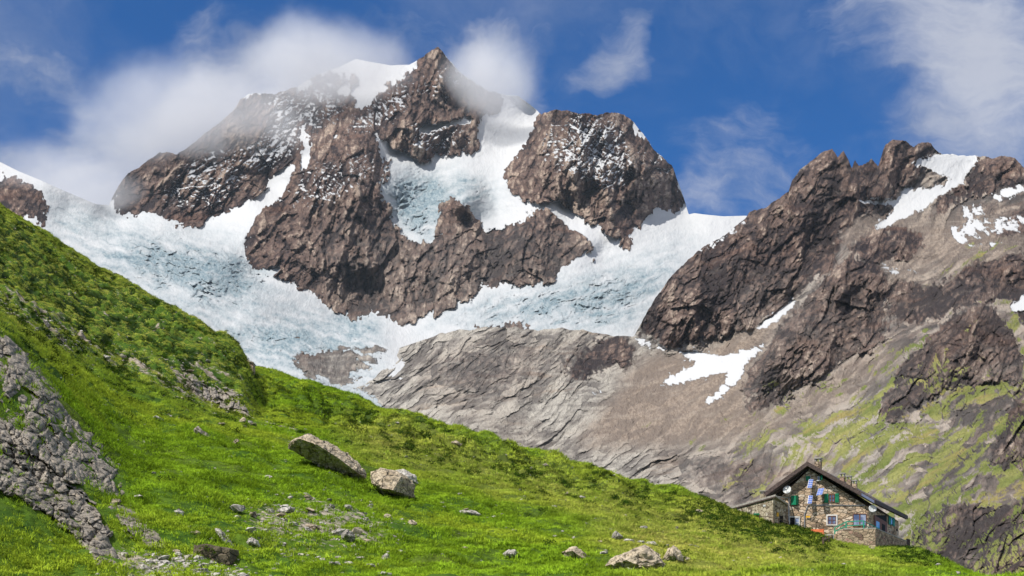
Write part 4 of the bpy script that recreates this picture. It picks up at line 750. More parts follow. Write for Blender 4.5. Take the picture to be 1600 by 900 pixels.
# individually placed small stones, alike
w_ = Z_path*(.3+stony)*.9+Z_stony*1.6+.05+.12*Z_dry
area = (GU[1]-GU[0])/F*DD*np.gradient(GD)[:, None]
P, N_, i_, j_ = scatter(262, (w_*(1-Z_crag)*(1-Z_bush)*(1-hut_pad)*(DD < cd))*(60/DD)**.6)
for p, i, j in zip(P, i_, j_):
    u, v = CU+p[0]/p[1]*F, HZ-p[2]/p[1]*F
    if not (4 < u < 1596 and v < 896): continue
    if Z_path[i, j] > .4: l, g = 'small pale stone on the stony strip crossing the slope below the grassy shoulder', 'stones of the stony strip on the left slope'
    elif Z_stony[i, j] > .3: l, g = 'small pale stone in the stony patch on the low meadow', 'stones of the stony patch low in the meadow'
    else: l, g = 'small pale stone scattered in the open meadow grass', 'small stones scattered in the meadow'
    s = float(np.clip(RNG.lognormal(math.log(.21), .45), .11, .6))
    o = bpy.data.objects.new('stone', PR[int(RNG.integers(len(PR)))]); C.objects.link(o)
    o.location = (p[0], p[1], p[2]+s*.42); o.scale = (s, s, s*RNG.uniform(.55, 1)); o.rotation_euler = (RNG.uniform(-.3, .3), RNG.uniform(-.3, .3), RNG.uniform(0, 6.28))
    tag(o, l, 'stone', g)
# gravel too fine to count
Z_bed = fld([(215, 880), (260, 868), (330, 882), (385, 898), (390, 915), (210, 915)], 8)
P, N_, i_, j_ = scatter(6500, Z_bed*8+Z_stony*.8+Z_path*stony*1.3+.04+.3*Z_scar*sstep(fbm(X2/2, Y2/2, 341, 3), .1, .4))
gs = []
for k in range(3):
    o = bpy.data.objects.new('pebble', PR[k*3+1]); gs.append(o)
strew('gravel', gs, P, N_, RNG.lognormal(math.log(.095), .5, len(P)).clip(.04, .3))

# square block of brown concrete and the little stone shelter on the crest
g = ground_hit(330, 876); kx = g[1]/F
bm = hull_bm([Vector(((u-330)*kx, dy, (876-v)*kx)) for u, v, dy in [(302, 881, 0), (357, 881, .25), (302.5, 851, .05), (322, 850, 0), (323, 853, 0), (356, 857, .3), (312, 881, 1.0), (366, 881, 1.2), (312, 850, 1.0), (364, 855, 1.2)]]); rough(bm, .03, .8, 71, 3, 2)
o = bm_obj('stone_block', bm, M_BROWN); o.location = g; tag(o, 'square cut brown block with a streaked dark face, beside the gravel at the bottom left', 'block')
# ------------------------------------------------------------------ the mountain hut
def masonry(name, c0, c1, c2, sc=1.0):
    m, b = mat(name); p = b.objc()
    d = b.n('ShaderNodeTexNoise'); b.put(d.inputs['Vector'], p); d.inputs['Scale'].default_value = 2.5; d.inputs['Detail'].default_value = 3
    wv = b.n('ShaderNodeVectorMath', operation='SCALE'); b.put(wv.inputs[0], b.vmath('SUBTRACT', d.outputs['Color'], (.5, .5, .5))); wv.inputs['Scale'].default_value = .35
    q = b.mapv(b.vmath('ADD', p, wv.outputs[0]), (1.75*sc, 1.75*sc, 3.1*sc))
    cell = b.n('ShaderNodeTexVoronoi', feature='F1'); b.put(cell.inputs['Vector'], q); cell.inputs['Scale'].default_value = 1; cell.inputs['Randomness'].default_value = .9
    edge = b.n('ShaderNodeTexVoronoi', feature='DISTANCE_TO_EDGE'); b.put(edge.inputs['Vector'], q); edge.inputs['Scale'].default_value = 1; edge.inputs['Randomness'].default_value = .9
    sp = b.n('ShaderNodeSeparateColor'); b.put(sp.inputs[0], cell.outputs['Color'])
    n = b.noise(p, 6, 5, .65); n0 = b.noise(p, .55, 4, .6)
    c = b.mix(b.ramp(sp.outputs[0], .1, .9, smooth=False), c0, c1); c = b.mix(b.ramp(sp.outputs[1], .62, .9), c, c2); c = b.mix(b.ramp(sp.outputs[2], .8, .95, 0, .7), c, (.09, .065, .05))
    c = b.mix(b.ramp(n, .33, .6, .4, 0), c, (.10, .075, .05)); c = b.mix(b.ramp(n0, .55, .75, 0, .35), c, (.16, .115, .075))
    e = b.ramp(edge.outputs['Distance'], .0, .11)
    c = b.mix(e, b.mix(b.ramp(n0, .4, .6), (.17, .13, .09), (.42, .34, .24)), c)
    b.surface(c, .92, b.bump(b.math('ADD', b.math('MULTIPLY', e, b.math('ADD', .5, sp.outputs[1])), b.math('MULTIPLY', n, .5)), .14, 1.0), .12); return m
M_WALL = masonry('rubble_masonry', (.43, .305, .205), (.64, .485, .34), (.72, .60, .47))
M_WALL2 = masonry('annexe_masonry', (.36, .31, .22), (.55, .49, .37), (.62, .57, .47), .9)
M_WALL3 = masonry('terrace_masonry', (.32, .24, .17), (.52, .41, .29), (.42, .27, .21), 1.05)
def plain(name, c, rough=.7, var=.25, sc=6, metal=0, spec=.3):
    m, b = mat(name); n = b.noise(b.objc(), sc, 5, .65); k = tuple(x*(1-var*1.6) for x in c)
    b.surface(b.mix(b.ramp(n, .35, .65), k, c), rough, b.bump(n, .01, .5), spec, metal); return m
M_DARKWOOD = plain('dark_roof_timber', (.11, .08, .072), .8, .35)
M_ROOFSTONE = plain('dark_slate_roof', (.13, .112, .108), .75, .4, 3)
M_ROOFGREY = plain('pale_grey_roof_edge', (.42, .40, .36), .7, .3, 4)
M_GREEN = plain('green_paint', (.006, .215, .105), .55, .2, 9)
M_RAIL = plain('green_rail_paint', (.02, .30, .19), .5, .1)
M_BROWNW = plain('brown_window_wood', (.20, .075, .035), .6, .3, 12)
M_DOORW = plain('red_brown_plank_door', (.235, .085, .04), .65, .4, 14)
M_WHITE = plain('white_surround', (.70, .69, .66), .7, .15)
M_ORANGE = plain('orange_bench_paint', (.62, .17, .06), .6, .2)
M_YELLOW = plain('yellow_sign_paint', (.75, .42, .02), .5, .1)
M_DISH = plain('grey_dish', (.55, .57, .57), .6, .12)
M_METAL = plain('grey_metal', (.38, .38, .38), .45, .2, 8, .6)
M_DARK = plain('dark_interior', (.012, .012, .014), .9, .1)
M_FENCE = plain('weathered_fence_wood', (.14, .10, .07), .9, .4, 9)
def glass():
    m, b = mat('window_pane'); n = b.noise(b.objc(), 1.3, 2, .5)
    b.surface(b.mix(b.ramp(n, .35, .65), (.06, .09, .19), (.30, .35, .48)), .12, None, .8); return m
M_GLASS = glass()
def solar():
    m, b = mat('solar_cells'); br = b.n('ShaderNodeTexBrick'); br.offset = 0; b.put(br.inputs['Vector'], b.n('ShaderNodeTexCoord').outputs['UV'])
    br.inputs['Color1'].default_value = (.07, .13, .42, 1); br.inputs['Color2'].default_value = (.10, .17, .50, 1); br.inputs['Mortar'].default_value = (.42, .46, .60, 1)
    br.inputs['Scale'].default_value = 1; br.inputs['Brick Width'].default_value = .5; br.inputs['Row Height'].default_value = .25; br.inputs['Mortar Size'].default_value = .03
    b.surface(br.outputs[0], .25, None, .7); return m
M_SOLAR = solar()

HA = np.array([math.cos(math.radians(10)), -math.sin(math.radians(10)), 0]); HB = np.array([math.sin(math.radians(27)), math.cos(math.radians(27)), 0]); ZU = np.array([0, 0, 1.])
HN = np.array([HA[1], -HA[0], 0]); SN = np.array([HB[1], -HB[0], 0])           # outward: facade, side wall
HC = np.array([37.6, 150.0, 0.]); HW, HL = 9.6, 15.0
hroot_loc = np.array([HC[0]-4.8*HA[0], HC[1]-4.8*HA[1], 13.4])
def thing(name, label, cat, loc, group=None):
    o = bpy.data.objects.new(name, None); C.objects.link(o); o.location = loc; o.empty_display_size = .3; return tag(o, label, cat, group)
hut = thing('mountain_hut', 'large rubble stone mountain hut with a dark gabled roof, green shutters and two satellite dishes', 'hut', hroot_loc)
def HP(s, t, z): return HC+HA*(s-HW)+HB*t+ZU*z
def fac(u, v, off=0.0):
    """photo pixel -> point on the facade plane moved outward by off"""
    c = HC+HN*off; k = (u-CU)/F; w = (k*c[1]-c[0])/(HA[0]-k*HA[1]); p = c+HA*w; p = p.copy(); p[2] = (HZ-v)/F*p[1]; return p
def sid(u, v, off=0.0):
    c = HC+SN*off; k = (u-CU)/F; w = (c[0]-k*c[1])/(k*HB[1]-HB[0]); p = c+HB*w; p = p.copy(); p[2] = (HZ-v)/F*p[1]; return p
def mesh_pts(name, verts, faces, m, parent, uv=None, origin=None, smooth=False, bevel=0):
    base = np.array(parent.matrix_basis.translation) if parent is not None and parent.parent is None else hroot_loc
    if parent is not None and parent.parent is not None:
        q = parent
        base = np.zeros(3)
        while q is not None: base = base+np.array(q.location); q = q.parent
    elif parent is not None: base = np.array(parent.location)
    else: base = np.mean(verts, 0)
    me = bpy.data.meshes.new(name); me.from_pydata([tuple(np.array(v)-base) for v in verts], [], faces); me.materials.append(m)
    if uv:
        l = me.uv_layers.new(name='UVMap')
        for p in me.polygons:
            for k, li in enumerate(p.loop_indices): l.data[li].uv = uv[k % len(uv)]
    o = bpy.data.objects.new(name, me); C.objects.link(o)
    if parent is not None: o.parent = parent
    else: o.location = base
    if smooth: me.polygons.foreach_set('use_smooth', np.full(len(me.polygons), True))
    bm = bmesh.new(); bm.from_mesh(me); bmesh.ops.recalc_face_normals(bm, faces=bm.faces); bm.to_mesh(me); bm.free()
    if bevel: md = o.modifiers.new('edge', 'BEVEL'); md.width = bevel; md.segments = 1
    return o
def slab_geo(quad, d):
    """a plate: quad of 4 corners and the offset to its other face"""
    q = [np.array(p, float) for p in quad]; d = np.array(d, float)
    return q+[p+d for p in q], [(0, 1, 2, 3), (7, 6, 5, 4), (0, 4, 5, 1), (1, 5, 6, 2), (2, 6, 7, 3), (3, 7, 4, 0)]
def plate(name, quad, d, m, parent, **kw): v, f = slab_geo(quad, d); return mesh_pts(name, v, f, m, parent, **kw)
def multi(name, plates, m, parent, **kw):
    vs, fs = [], []
    for quad, d in plates:
        v, f = slab_geo(quad, d); fs += [tuple(i+len(vs) for i in x) for x in f]; vs += v
    return mesh_pts(name, vs, fs, m, parent, **kw)
def bar(p, q, r):
    """a square bar from p to q as a plate tuple"""
    p, q = np.array(p, float), np.array(q, float); d = (q-p)/np.linalg.norm(q-p); n = np.cross(d, [0, 0, 1.]); n = n/np.linalg.norm(n) if np.linalg.norm(n) > .01 else np.array([1., 0, 0]); t = np.cross(d, n)
    return [p-n*r-t*r, p+n*r-t*r, p+n*r+t*r, p-n*r+t*r], q-p
# walls: the gable prism, down into the slope
zL, zA, zR, sA = 18.85, 22.25, 18.05, 3.5
prof = [(0, 10.5), (HW, 10.5), (HW, zR), (sA, zA-.05), (0, zL)]
mesh_pts('wall', [HP(s, 0, z) for s, z in prof]+[HP(s, HL, z) for s, z in prof], [(0, 1, 2, 3, 4), (9, 8, 7, 6, 5)]+[(i, i+5, (i+1) % 5+5, (i+1) % 5) for i in range(5)], M_WALL, hut)
# roof planes with a deep overhang, bargeboards along the verge, rafters under the eave
eL, ap, eR = (-.95, 19.45), (3.5, 22.6), (10.45, 18.45)
def roof_plane(e, d):
    q = [HP(e[0], -.85, e[1]), HP(ap[0], -.85, ap[1]), HP(ap[0], HL+.7, ap[1]), HP(e[0], HL+.7, e[1])]
    return plate('roof', q, ZU*d, M_ROOFSTONE, hut)
rl = roof_plane(eL, .26); rr = roof_plane(eR, .26)
tag(rl, 'dark roof slope on the left'); tag(rr, 'dark roof slope on the right')
for r_, e in ((rl, eL), (rr, eR)):
    plate('bargeboard', [HP(e[0], -.853, e[1]-.14), HP(ap[0], -.853, ap[1]-.14), HP(ap[0], -.853, ap[1]+.32), HP(e[0], -.853, e[1]+.32)], HN*.07, M_DARKWOOD, r_)
    multi('rafters', [([HP(e[0]+(.12 if e is eL else -.12), t, e[1]-.02), HP(e[0]+(.12 if e is eL else -.12), t+.14, e[1]-.02), HP(ap[0], t+.14, ap[1]-.03), HP(ap[0], t, ap[1]-.03)], -ZU*.16) for t in np.arange(-.7, HL+.6, 1.25)], M_DARKWOOD, r_)
plate('eave_board', [HP(eR[0]+.002, -.85, eR[1]-.12), HP(eR[0]+.002, HL+.7, eR[1]-.12), HP(eR[0]+.002, HL+.7, eR[1]+.30), HP(eR[0]+.002, -.85, eR[1]+.30)], HA*.06, M_DARKWOOD, rr)
plate('flashing', [HP(eR[0]-1.35, -.93, eR[1]+.72), HP(eR[0]-.05, -.93, eR[1]-.1), HP(eR[0]-.05, -.93, eR[1]+.2), HP(eR[0]-1.35, -.93, eR[1]+1.02)], HN*.03, plain('blue_grey_flashing', (.16, .19, .30), .4, .2), rr)
def chimney(s, t, w, zt, zb, cap, parent):
    c = HP(s, t, 0); a, bq = HA*w/2, HB*w/2
    o = plate('chimney', [c-a-bq+ZU*zb, c+a-bq+ZU*zb, c+a+bq+ZU*zb, c-a+bq+ZU*zb], ZU*(zt-zb-.42), M_WALL3, parent)
    base = zt-.42
    multi('chimney_cap', [([c+a*i*.95+bq*j*.95+(-a*.25*i)+(-bq*.25*j)-a*.2-bq*.2+ZU*base, c+a*i*.95+bq*j*.95+(-a*.25*i)+(-bq*.25*j)+a*.2-bq*.2+ZU*base, c+a*i*.95+bq*j*.95+(-a*.25*i)+(-bq*.25*j)+a*.2+bq*.2+ZU*base, c+a*i*.95+bq*j*.95+(-a*.25*i)+(-bq*.25*j)-a*.2+bq*.2+ZU*base], ZU*.3) for i in (-1, 1) for j in (-1, 1)]
          +[([c-a*1.18-bq*1.18+ZU*(zt-.12), c+a*1.18-bq*1.18+ZU*(zt-.12), c+a*1.18+bq*1.18+ZU*(zt-.12), c-a*1.18+bq*1.18+ZU*(zt-.12)], ZU*.12)], cap, o)
    return o
def roof_z(s): return ap[1]+(eR[1]-ap[1])*(s-ap[0])/(eR[0]-ap[0])
for u, v, t, w in ((1278.5, 715.5, 1.6, .62), (1316.5, 739, 4.5, .5), (1326.8, 743.5, 4.5, .48), (1335.5, 750, 4.5, .46)):
    c = HC+HB*t; k = (u-CU)/F; s_ = HW+(k*c[1]-c[0])/(HA[0]-k*HA[1]); D_ = HP(s_, t, 0)[1]
    chimney(s_, t, w, (HZ-v)/F*D_, roof_z(s_)-.2, M_ROOFGREY, rr)
def quad_on(fn, u0, u1, v0, v1, off): return [fn(u0, v1, off), fn(u1, v1, off), fn(u1, v0, off), fn(u0, v0, off)]
def window(fn, n, u0, u1, v0, v1, leaves, frame_m, bars=True, surround=None, name='window', label=None):
    px = .068
    w = plate(name, quad_on(fn, u0, u1, v0, v1, .006), n*.012, M_DARK, hut)
    if label: w['label'] = label
    du = 1.0*(1 if u1-u0 > 7 else .7); pl = []
    for a0, a1, b0, b1 in ((u0, u1, v0, v0+du), (u0, u1, v1-du, v1), (u0, u0+du, v0+du, v1-du), (u1-du, u1, v0+du, v1-du)): pl.append((quad_on(fn, a0, a1, b0, b1, .03), n*.07))
    for k in range(1, leaves):
        m_ = u0+(u1-u0)*k/leaves; pl.append((quad_on(fn, m_-du*.75, m_+du*.75, v0+du, v1-du, .03), n*.065))
    if bars:
        for k in range(leaves):
            a0 = u0+(u1-u0)*k/leaves+du; a1 = u0+(u1-u0)*(k+1)/leaves-du; m_ = (v0+v1)/2
            pl.append((quad_on(fn, a0, a1, m_-.3, m_+.3, .05), n*.03))
    multi('frame', pl, frame_m, w)
    plate('pane', quad_on(fn, u0+du*.5, u1-du*.5, v0+du*.5, v1-du*.5, .022), n*.02, M_GLASS, w)
    if surround:
        e = 1.9; multi('surround', [(quad_on(fn, a0, a1, b0, b1, .004), n*.10) for a0, a1, b0, b1 in ((u0-e, u1+e, v0-e, v0), (u0-e, u1+e, v1, v1+e*.8), (u0-e, u0, v0, v1), (u1, u1+e, v0, v1))], surround, w)
    return w
def shutter(fn, n, u0, u1, v0, v1, off=.05, label=None):
    o = plate('shutter', quad_on(fn, u0, u1, v0, v1, off), n*.06, M_GREEN, hut)
    multi('batten', [(quad_on(fn, u0+.4, u1-.4, v0+(v1-v0)*k-.45, v0+(v1-v0)*k+.45, off+.061), n*.03) for k in (.2, .8)], M_GREEN, o)
    if label: o['label'] = label
    return o
window(fac, HN, 1295, 1304, 772, 784.5, 2, M_BROWNW); shutter(fac, HN, 1288, 1294.2, 771.5, 785.5); shutter(fac, HN, 1304.8, 1310.5, 771, 785)
window(fac, HN, 1293, 1306.5, 806, 819.5, 2, M_BROWNW, surround=M_WHITE, label='window with a white surround')
window(fac, HN, 1332.5, 1354, 802.5, 822, 2, M_BROWNW, False, label='wide brown double window')
window(fac, HN, 1242, 1249, 809, 824, 1, M_WHITE, label='narrow window beside the dark doorway')
dw = plate('door', quad_on(fac, 1234.5, 1241.6, 809, 829, .01), HN*.03, M_DARK, hut, ); dw['label'] = 'dark open doorway'
multi('door_frame', [(quad_on(fac, a0, a1, b0, b1, .012), HN*.11) for a0, a1, b0, b1 in ((1233, 1250, 807, 808.6), (1233, 1234.4, 808.6, 829), (1249.2, 1250, 808.6, 829))], M_WHITE, dw)
# closed shutters: a bowed pair at the left, small ones under the ridge
q = quad_on(fac, 1236, 1247.5, 774.5, 788.5, .06); mid_b, mid_t = fac(1243.4, 788.8, .42), fac(1243.4, 774.2, .42)
sh = mesh_pts('shutter', [q[0], mid_b, q[1], q[2], mid_t, q[3], q[0]-HN*.04, q[1]-HN*.04, q[2]-HN*.04, q[3]-HN*.04], [(0, 1, 4, 5), (1, 2, 3, 4), (0, 2, 1), (3, 5, 4), (0, 6, 7, 2), (2, 7, 8, 3), (3, 8, 9, 5), (5, 9, 6, 0), (6, 9, 8, 7)], M_GREEN, hut); sh['label'] = 'pair of green shutters left half closed'
shutter(fac, HN, 1259, 1266, 744, 751, label='small green shutter under the ridge')
window(fac, HN, 1277, 1281, 744, 750.5, 1, M_WHITE, False, label='small attic window standing open')
o = plate('shutter', [fac(1281.3, 750.5, .05), fac(1283.8, 749, .6), fac(1284.4, 742.6, .6), fac(1281.3, 743.8, .05)], HA*.05, M_GREEN, hut); o['label'] = 'small green shutter swung outward'
plate('window_sill', quad_on(fac, 1276, 1283, 750.7, 751.8, .01), HN*.22, M_WHITE, hut)
# solar panels on the mast
def panel(c, label):
    o = plate('solar_panel', c, np.cross(np.array(c[1])-c[0], np.array(c[3])-c[0])/np.linalg.norm(np.cross(np.array(c[1])-c[0], np.array(c[3])-c[0]))*.05, M_SOLAR, hut, uv=[(0, 0), (1, 0), (1, 1), (0, 1)])
    o['label'] = label; ctr = np.mean(c, 0)
    multi('panel_frame', [bar(c[i], c[(i+1) % 4], .025) for i in range(4)], M_METAL, o)
    multi('bracket', [bar(ctr+ZU*.1, ctr-HN*.75+ZU*.1, .03)], M_METAL, o); return o
panel([fac(1261.5, 762.5, .75), fac(1268.2, 762.5, .75), fac(1270.8, 749.2, .4), fac(1264.2, 749.2, .4)], 'upper blue solar panel')
panel([fac(1262, 787, .7), fac(1268.2, 787, .7), fac(1270, 774.4, .42), fac(1263.6, 774.4, .42)], 'lower blue solar panel')
panel([fac(1275.5, 774.5, 1.1), fac(1284.5, 773, 1.1), fac(1288, 763, .35), fac(1279, 764, .35)], 'tilted pale solar panel standing out from the wall')
multi('mast', [bar(fac(1266.4, 743, .2), fac(1266.4, 788, .2), .025), bar(fac(1275, 750, .15), fac(1275, 774, .15), .02)], M_METAL, hut)
# dishes
def dish(p, n, r, label):
    n = n/np.linalg.norm(n); a = np.cross(ZU, n); a /= np.linalg.norm(a); t = np.cross(n, a); vs, fs = [], []
    for i in range(6):
        rr_ = r*i/5
        for k in range(24): an = k*math.pi/12; vs.append(p+(a*math.cos(an)+t*math.sin(an))*rr_+n*(.24*r*(i/5)**2))
    for i in range(5):
        for k in range(24): fs.append((i*24+k, i*24+(k+1) % 24, i*24+24+(k+1) % 24, i*24+24+k))
    nv = len(vs); vs += [v-n*.025 for v in vs]; fs += [tuple(x+nv for x in f[::-1]) for f in fs]; fs += [(120+k, 120+(k+1) % 24, nv+120+(k+1) % 24, nv+120+k) for k in range(24)]
    o = mesh_pts('satellite_dish', vs, fs, M_DISH, hut, smooth=True); o['label'] = label
    f_ = p+n*r*.85
    multi('feed_arm', [bar(p-t*r*.9+n*.2*r, f_, .018), bar(f_-n*.03, f_+n*.08, .05)], M_METAL, o); multi('wall_mount', [bar(p, p-n*.35, .035)], M_METAL, o)
dish(fac(1230, 765.6, .5), HN*.95-HA*.25+ZU*.3, .44, 'grey satellite dish high on the left'); dish(fac(1363.2, 795.2, .45), HN*.9+HA*.2+ZU*.3, .42, 'grey satellite dish on the right corner')
# pipes and cables along the wall
multi('drainpipe', [bar(fac(1257, 803, .08), fac(1257, 829, .08), .05), bar(fac(1258.5, 800, .06), fac(1262.5, 789, .06), .03), bar(fac(1262.5, 789, .06), fac(1352, 789.5, .06), .03), bar(fac(1257, 803, .07), fac(1258.5, 800, .07), .035)], M_METAL, hut)
plate('direction_sign', quad_on(fac, 1259.2, 1266, 806.2, 808.8, .12), HN*.03, M_YELLOW, hut)['label'] = 'yellow signboard'
# side wall: plank door, shuttered window, little arched door
d = plate('door', quad_on(sid, 1365.2, 1385.2, 805, 842, .01), SN*.02, M_DARK, hut)
d['label'] = 'large red brown double door on the side wall'
p00, p10, p11, p01 = sid(1365.2, 843, .02), sid(1385.2, 845, .02), sid(1385.2, 816.5, .02), sid(1365.2, 805, .02)
d2 = plate('door_leaf', [p00, p10, p11, p01], SN*.08, M_DOORW, d)
for k in (0, 1):
    lo, hi = .12+.45*k, .45+.45*k
    L0 = lambda f, g: p00*(1-f)*(1-g)+p10*f*(1-g)+p11*f*g+p01*(1-f)*g
    plate('door_pane', [L0(lo, .45)+SN*.085, L0(hi-.08, .45)+SN*.085, L0(hi-.08, .8)+SN*.085, L0(lo, .8)+SN*.085], SN*.02, M_GLASS if k == 0 else M_DARK, d)
def sq(u0, u1, vt0, vt1, h, off): return [sid(u0, vt0+h, off), sid(u1, vt1+h, off), sid(u1, vt1, off), sid(u0, vt0, off)]
o = plate('shutter', sq(1388.3, 1391.6, 805.5, 807, 13.5, .05), SN*.05, M_GREEN, hut); o['label'] = 'green shutter on the side wall'
o = plate('shutter', sq(1394.6, 1397.6, 808.3, 809.5, 13, .05), SN*.05, M_GREEN, hut); o['label'] = 'green shutter on the side wall'
w = plate('window', sq(1391.9, 1394.3, 807.5, 808.5, 11.5, .01), SN*.04, M_DARK, hut); plate('pane', sq(1392.1, 1394.1, 807.9, 808.8, 10.8, .055), SN*.01, M_GLASS, w)
o = plate('door', sq(1389.5, 1395.2, 840, 842, 12, .01), SN*.03, M_DARK, hut); o['label'] = 'low dark cellar door'
pl = []
for k in range(8):
    a0, a1 = math.pi*k/8, math.pi*(k+1)/8; f = lambda a, r: (1392.3-3.6*r*math.cos(a), 840.5-3.3*r*math.sin(a)+.25*(-math.cos(a)))
    (x0, y0), (x1, y1), (x2, y2), (x3, y3) = f(a0, 1), f(a1, 1), f(a1, 1.32), f(a0, 1.32); pl.append(([sid(x0, y0, .012), sid(x1, y1, .012), sid(x2, y2, .012), sid(x3, y3, .012)], SN*.07))
multi('door_arch', pl, M_WHITE, o)
plate('vent', sq(1400.2, 1402.4, 826, 827, 3.2, .01), SN*.02, M_DARK, hut)
# terrace on the front corner with its wall running back along the side
tf = 1.7
def FT(u, v, o=tf): return fac(u, v, o)
c0, c1 = FT(1303, 835), FT(1353, 827); zt = (HZ-826.5)/F*c1[1]
c1b = c1.copy(); c1b[2] = zt; far_t = HC+HB*12.2+SN*1.5; zt2 = (HZ-846)/F*far_t[1]
cornerF = HC+HN*tf+SN*.6
A_, B_ = FT(1306, 830), cornerF; A_ = np.array([A_[0], A_[1], 0]); B_ = np.array([B_[0], B_[1], 0]); Ai, Bi = A_-HN*tf*.98, HC+SN*.02
S1 = FT(1318, 830); S1 = np.array([S1[0], S1[1], 0]); S1i = S1-HN*tf*.98
ter = mesh_pts('terrace', [A_+ZU*11.5, B_+ZU*11.5, np.array([Bi[0], Bi[1], 11.5]), Ai+ZU*11.5, A_+ZU*(zt-.95), S1+ZU*zt, B_+ZU*zt, np.array([Bi[0], Bi[1], zt]), S1i+ZU*zt, Ai+ZU*(zt-.95), S1+ZU*11.5, S1i+ZU*11.5],
    [(0, 10, 5, 4), (10, 1, 6, 5), (1, 2, 7, 6), (5, 6, 7, 8), (4, 5, 8, 9), (0, 4, 9, 3), (3, 9, 8, 11), (11, 8, 7, 2)], M_WALL3, hut)
plate('coping', [S1+ZU*(zt+.004)-HN*.0, B_+ZU*(zt+.004)+SN*.05, B_-HN*.45+ZU*(zt+.004)+SN*.05, S1-HN*.45+ZU*(zt+.004)], ZU*.09, M_ROOFGREY, ter)
f2 = np.array([far_t[0], far_t[1], 0]); Bq = B_+HB*.02
sw = plate('side_wall', [Bq+ZU*(zt-2.2), f2+ZU*(zt2-1.0), f2+ZU*zt2, Bq+ZU*zt], -SN*.4, M_WALL3, ter)
plate('coping', [Bq+SN*.04+ZU*(zt+.004), f2+SN*.04+ZU*(zt2+.004), f2-SN*.45+ZU*(zt2+.004), Bq-SN*.45+ZU*(zt+.004)], ZU*.08, M_ROOFGREY, sw)
plate('deck', [Bq-SN*.41+ZU*(zt-.95), f2-SN*.41+ZU*(zt2-.95), f2-SN*1.45+ZU*(zt2-.95), Bq-SN*.6+ZU*(zt-.95)], ZU*.12, M_RAIL, sw)
def R(u, v): return FT(u, v, tf-.1)
rp = [(1304.3, 833.5, 824.5), (1322, 826, 815.3), (1349.5, 826, 813.8)]; tops = [R(u, b_) for u, a_, b_ in rp]
bars_ = [bar(R(u, a_+.8), R(u, b_), .055) for u, a_, b_ in rp]
for g_ in (0, .42): bars_ += [bar(tops[0]-ZU*g_, tops[1]-ZU*g_, .045), bar(tops[1]-ZU*g_, tops[2]-ZU*g_, .045)]
en = Bq+HB*3.2-SN*.25+ZU*(zt-.1); bars_ += [bar(tops[2], en+ZU*.35, .03), bar(tops[2]-ZU*.42, en-ZU*.05, .03)]
multi('railing', bars_, M_RAIL, ter)['label'] = 'green painted railing'
# cellar yard fence, dark, at the back corner
fz = HC+HB*13.2+SN*1.3; fe = HC+HB*16.2+SN*1.0
def at_(p, v): q = np.array(p, float); q[2] = (HZ-v)/F*q[1]; return q
t0, t1, b0, b1 = at_(fz, 842.5), at_(fe, 843.5), at_(fz, 856), at_(fe, 856)
multi('yard_fence', [bar(t0, t1, .06), bar(t0-ZU*.4, t1-ZU*.4, .05)]+[bar(b0*(1-f)+b1*f, t0*(1-f)+t1*f, .06) for f in np.linspace(0, 1, 6)], M_DARKWOOD, hut)

# ------------------------------------------------------------------ the annexe, low, in front of the left end
Aw, Bw_, Cw = [np.array([(u-CU)/F*D, D, 0]) for u, D in ((1208, 147.6), (1136, 158.5), (1229, 151.6))]; Dw = Bw_+Cw-Aw
ax = thing('annexe', 'low stone annexe with a pale shallow roof at the left end of the hut', 'annexe', np.array([*(Aw+Bw_)[:2]/2, 15.5]))
pr = [np.array([(u-CU)/F*D, D, (HZ-v)/F*D]) for u, v, D in ((1211.5, 775.5, 146.9), (1131, 798, 159.2), (1231, 789, 151.2))]; pr.append(pr[1]+pr[2]-pr[0])
nr_ = np.cross(pr[1]-pr[0], pr[2]-pr[0]); nr_ /= np.linalg.norm(nr_)*np.sign(nr_[2])
def on_roof(p): return pr[0][2]-(nr_[0]*(p[0]-pr[0][0])+nr_[1]*(p[1]-pr[0][1]))/nr_[2]
wv_ = [np.array([p[0], p[1], 12.5]) for p in (Aw, Bw_, Dw, Cw)]; wv_ += [np.array([p[0], p[1], on_roof(p)-.02]) for p in (Aw, Bw_, Dw, Cw)]
mesh_pts('wall', wv_, [(0, 1, 2, 3), (4, 5, 6, 7), (0, 1, 5, 4), (1, 2, 6, 5), (2, 3, 7, 6), (3, 0, 4, 7)], M_WALL2, ax)
ar = plate('roof', [pr[0], pr[1], pr[3], pr[2]], ZU*.2, M_ROOFGREY, ax)
plate('eave_board', [pr[0]-ZU*.12, pr[1]-ZU*.12, pr[1]+ZU*.012, pr[0]+ZU*.012], np.cross(pr[1]-pr[0], ZU)/np.linalg.norm(pr[1]-pr[0])*-.05, M_DARKWOOD, ar)
cc = np.array([(1192.5-CU)/F*152.5, 152.5, 0]); ztop = (HZ-767)/F*152.5; zb = on_roof(cc)-.1; e1, e2 = np.array([.3, 0, 0]), np.array([0, .3, 0])
ch = plate('chimney', [cc-e1-e2+ZU*zb, cc+e1-e2+ZU*zb, cc+e1+e2+ZU*zb, cc-e1+e2+ZU*zb], ZU*(ztop-.35-zb), M_WALL2, ar)
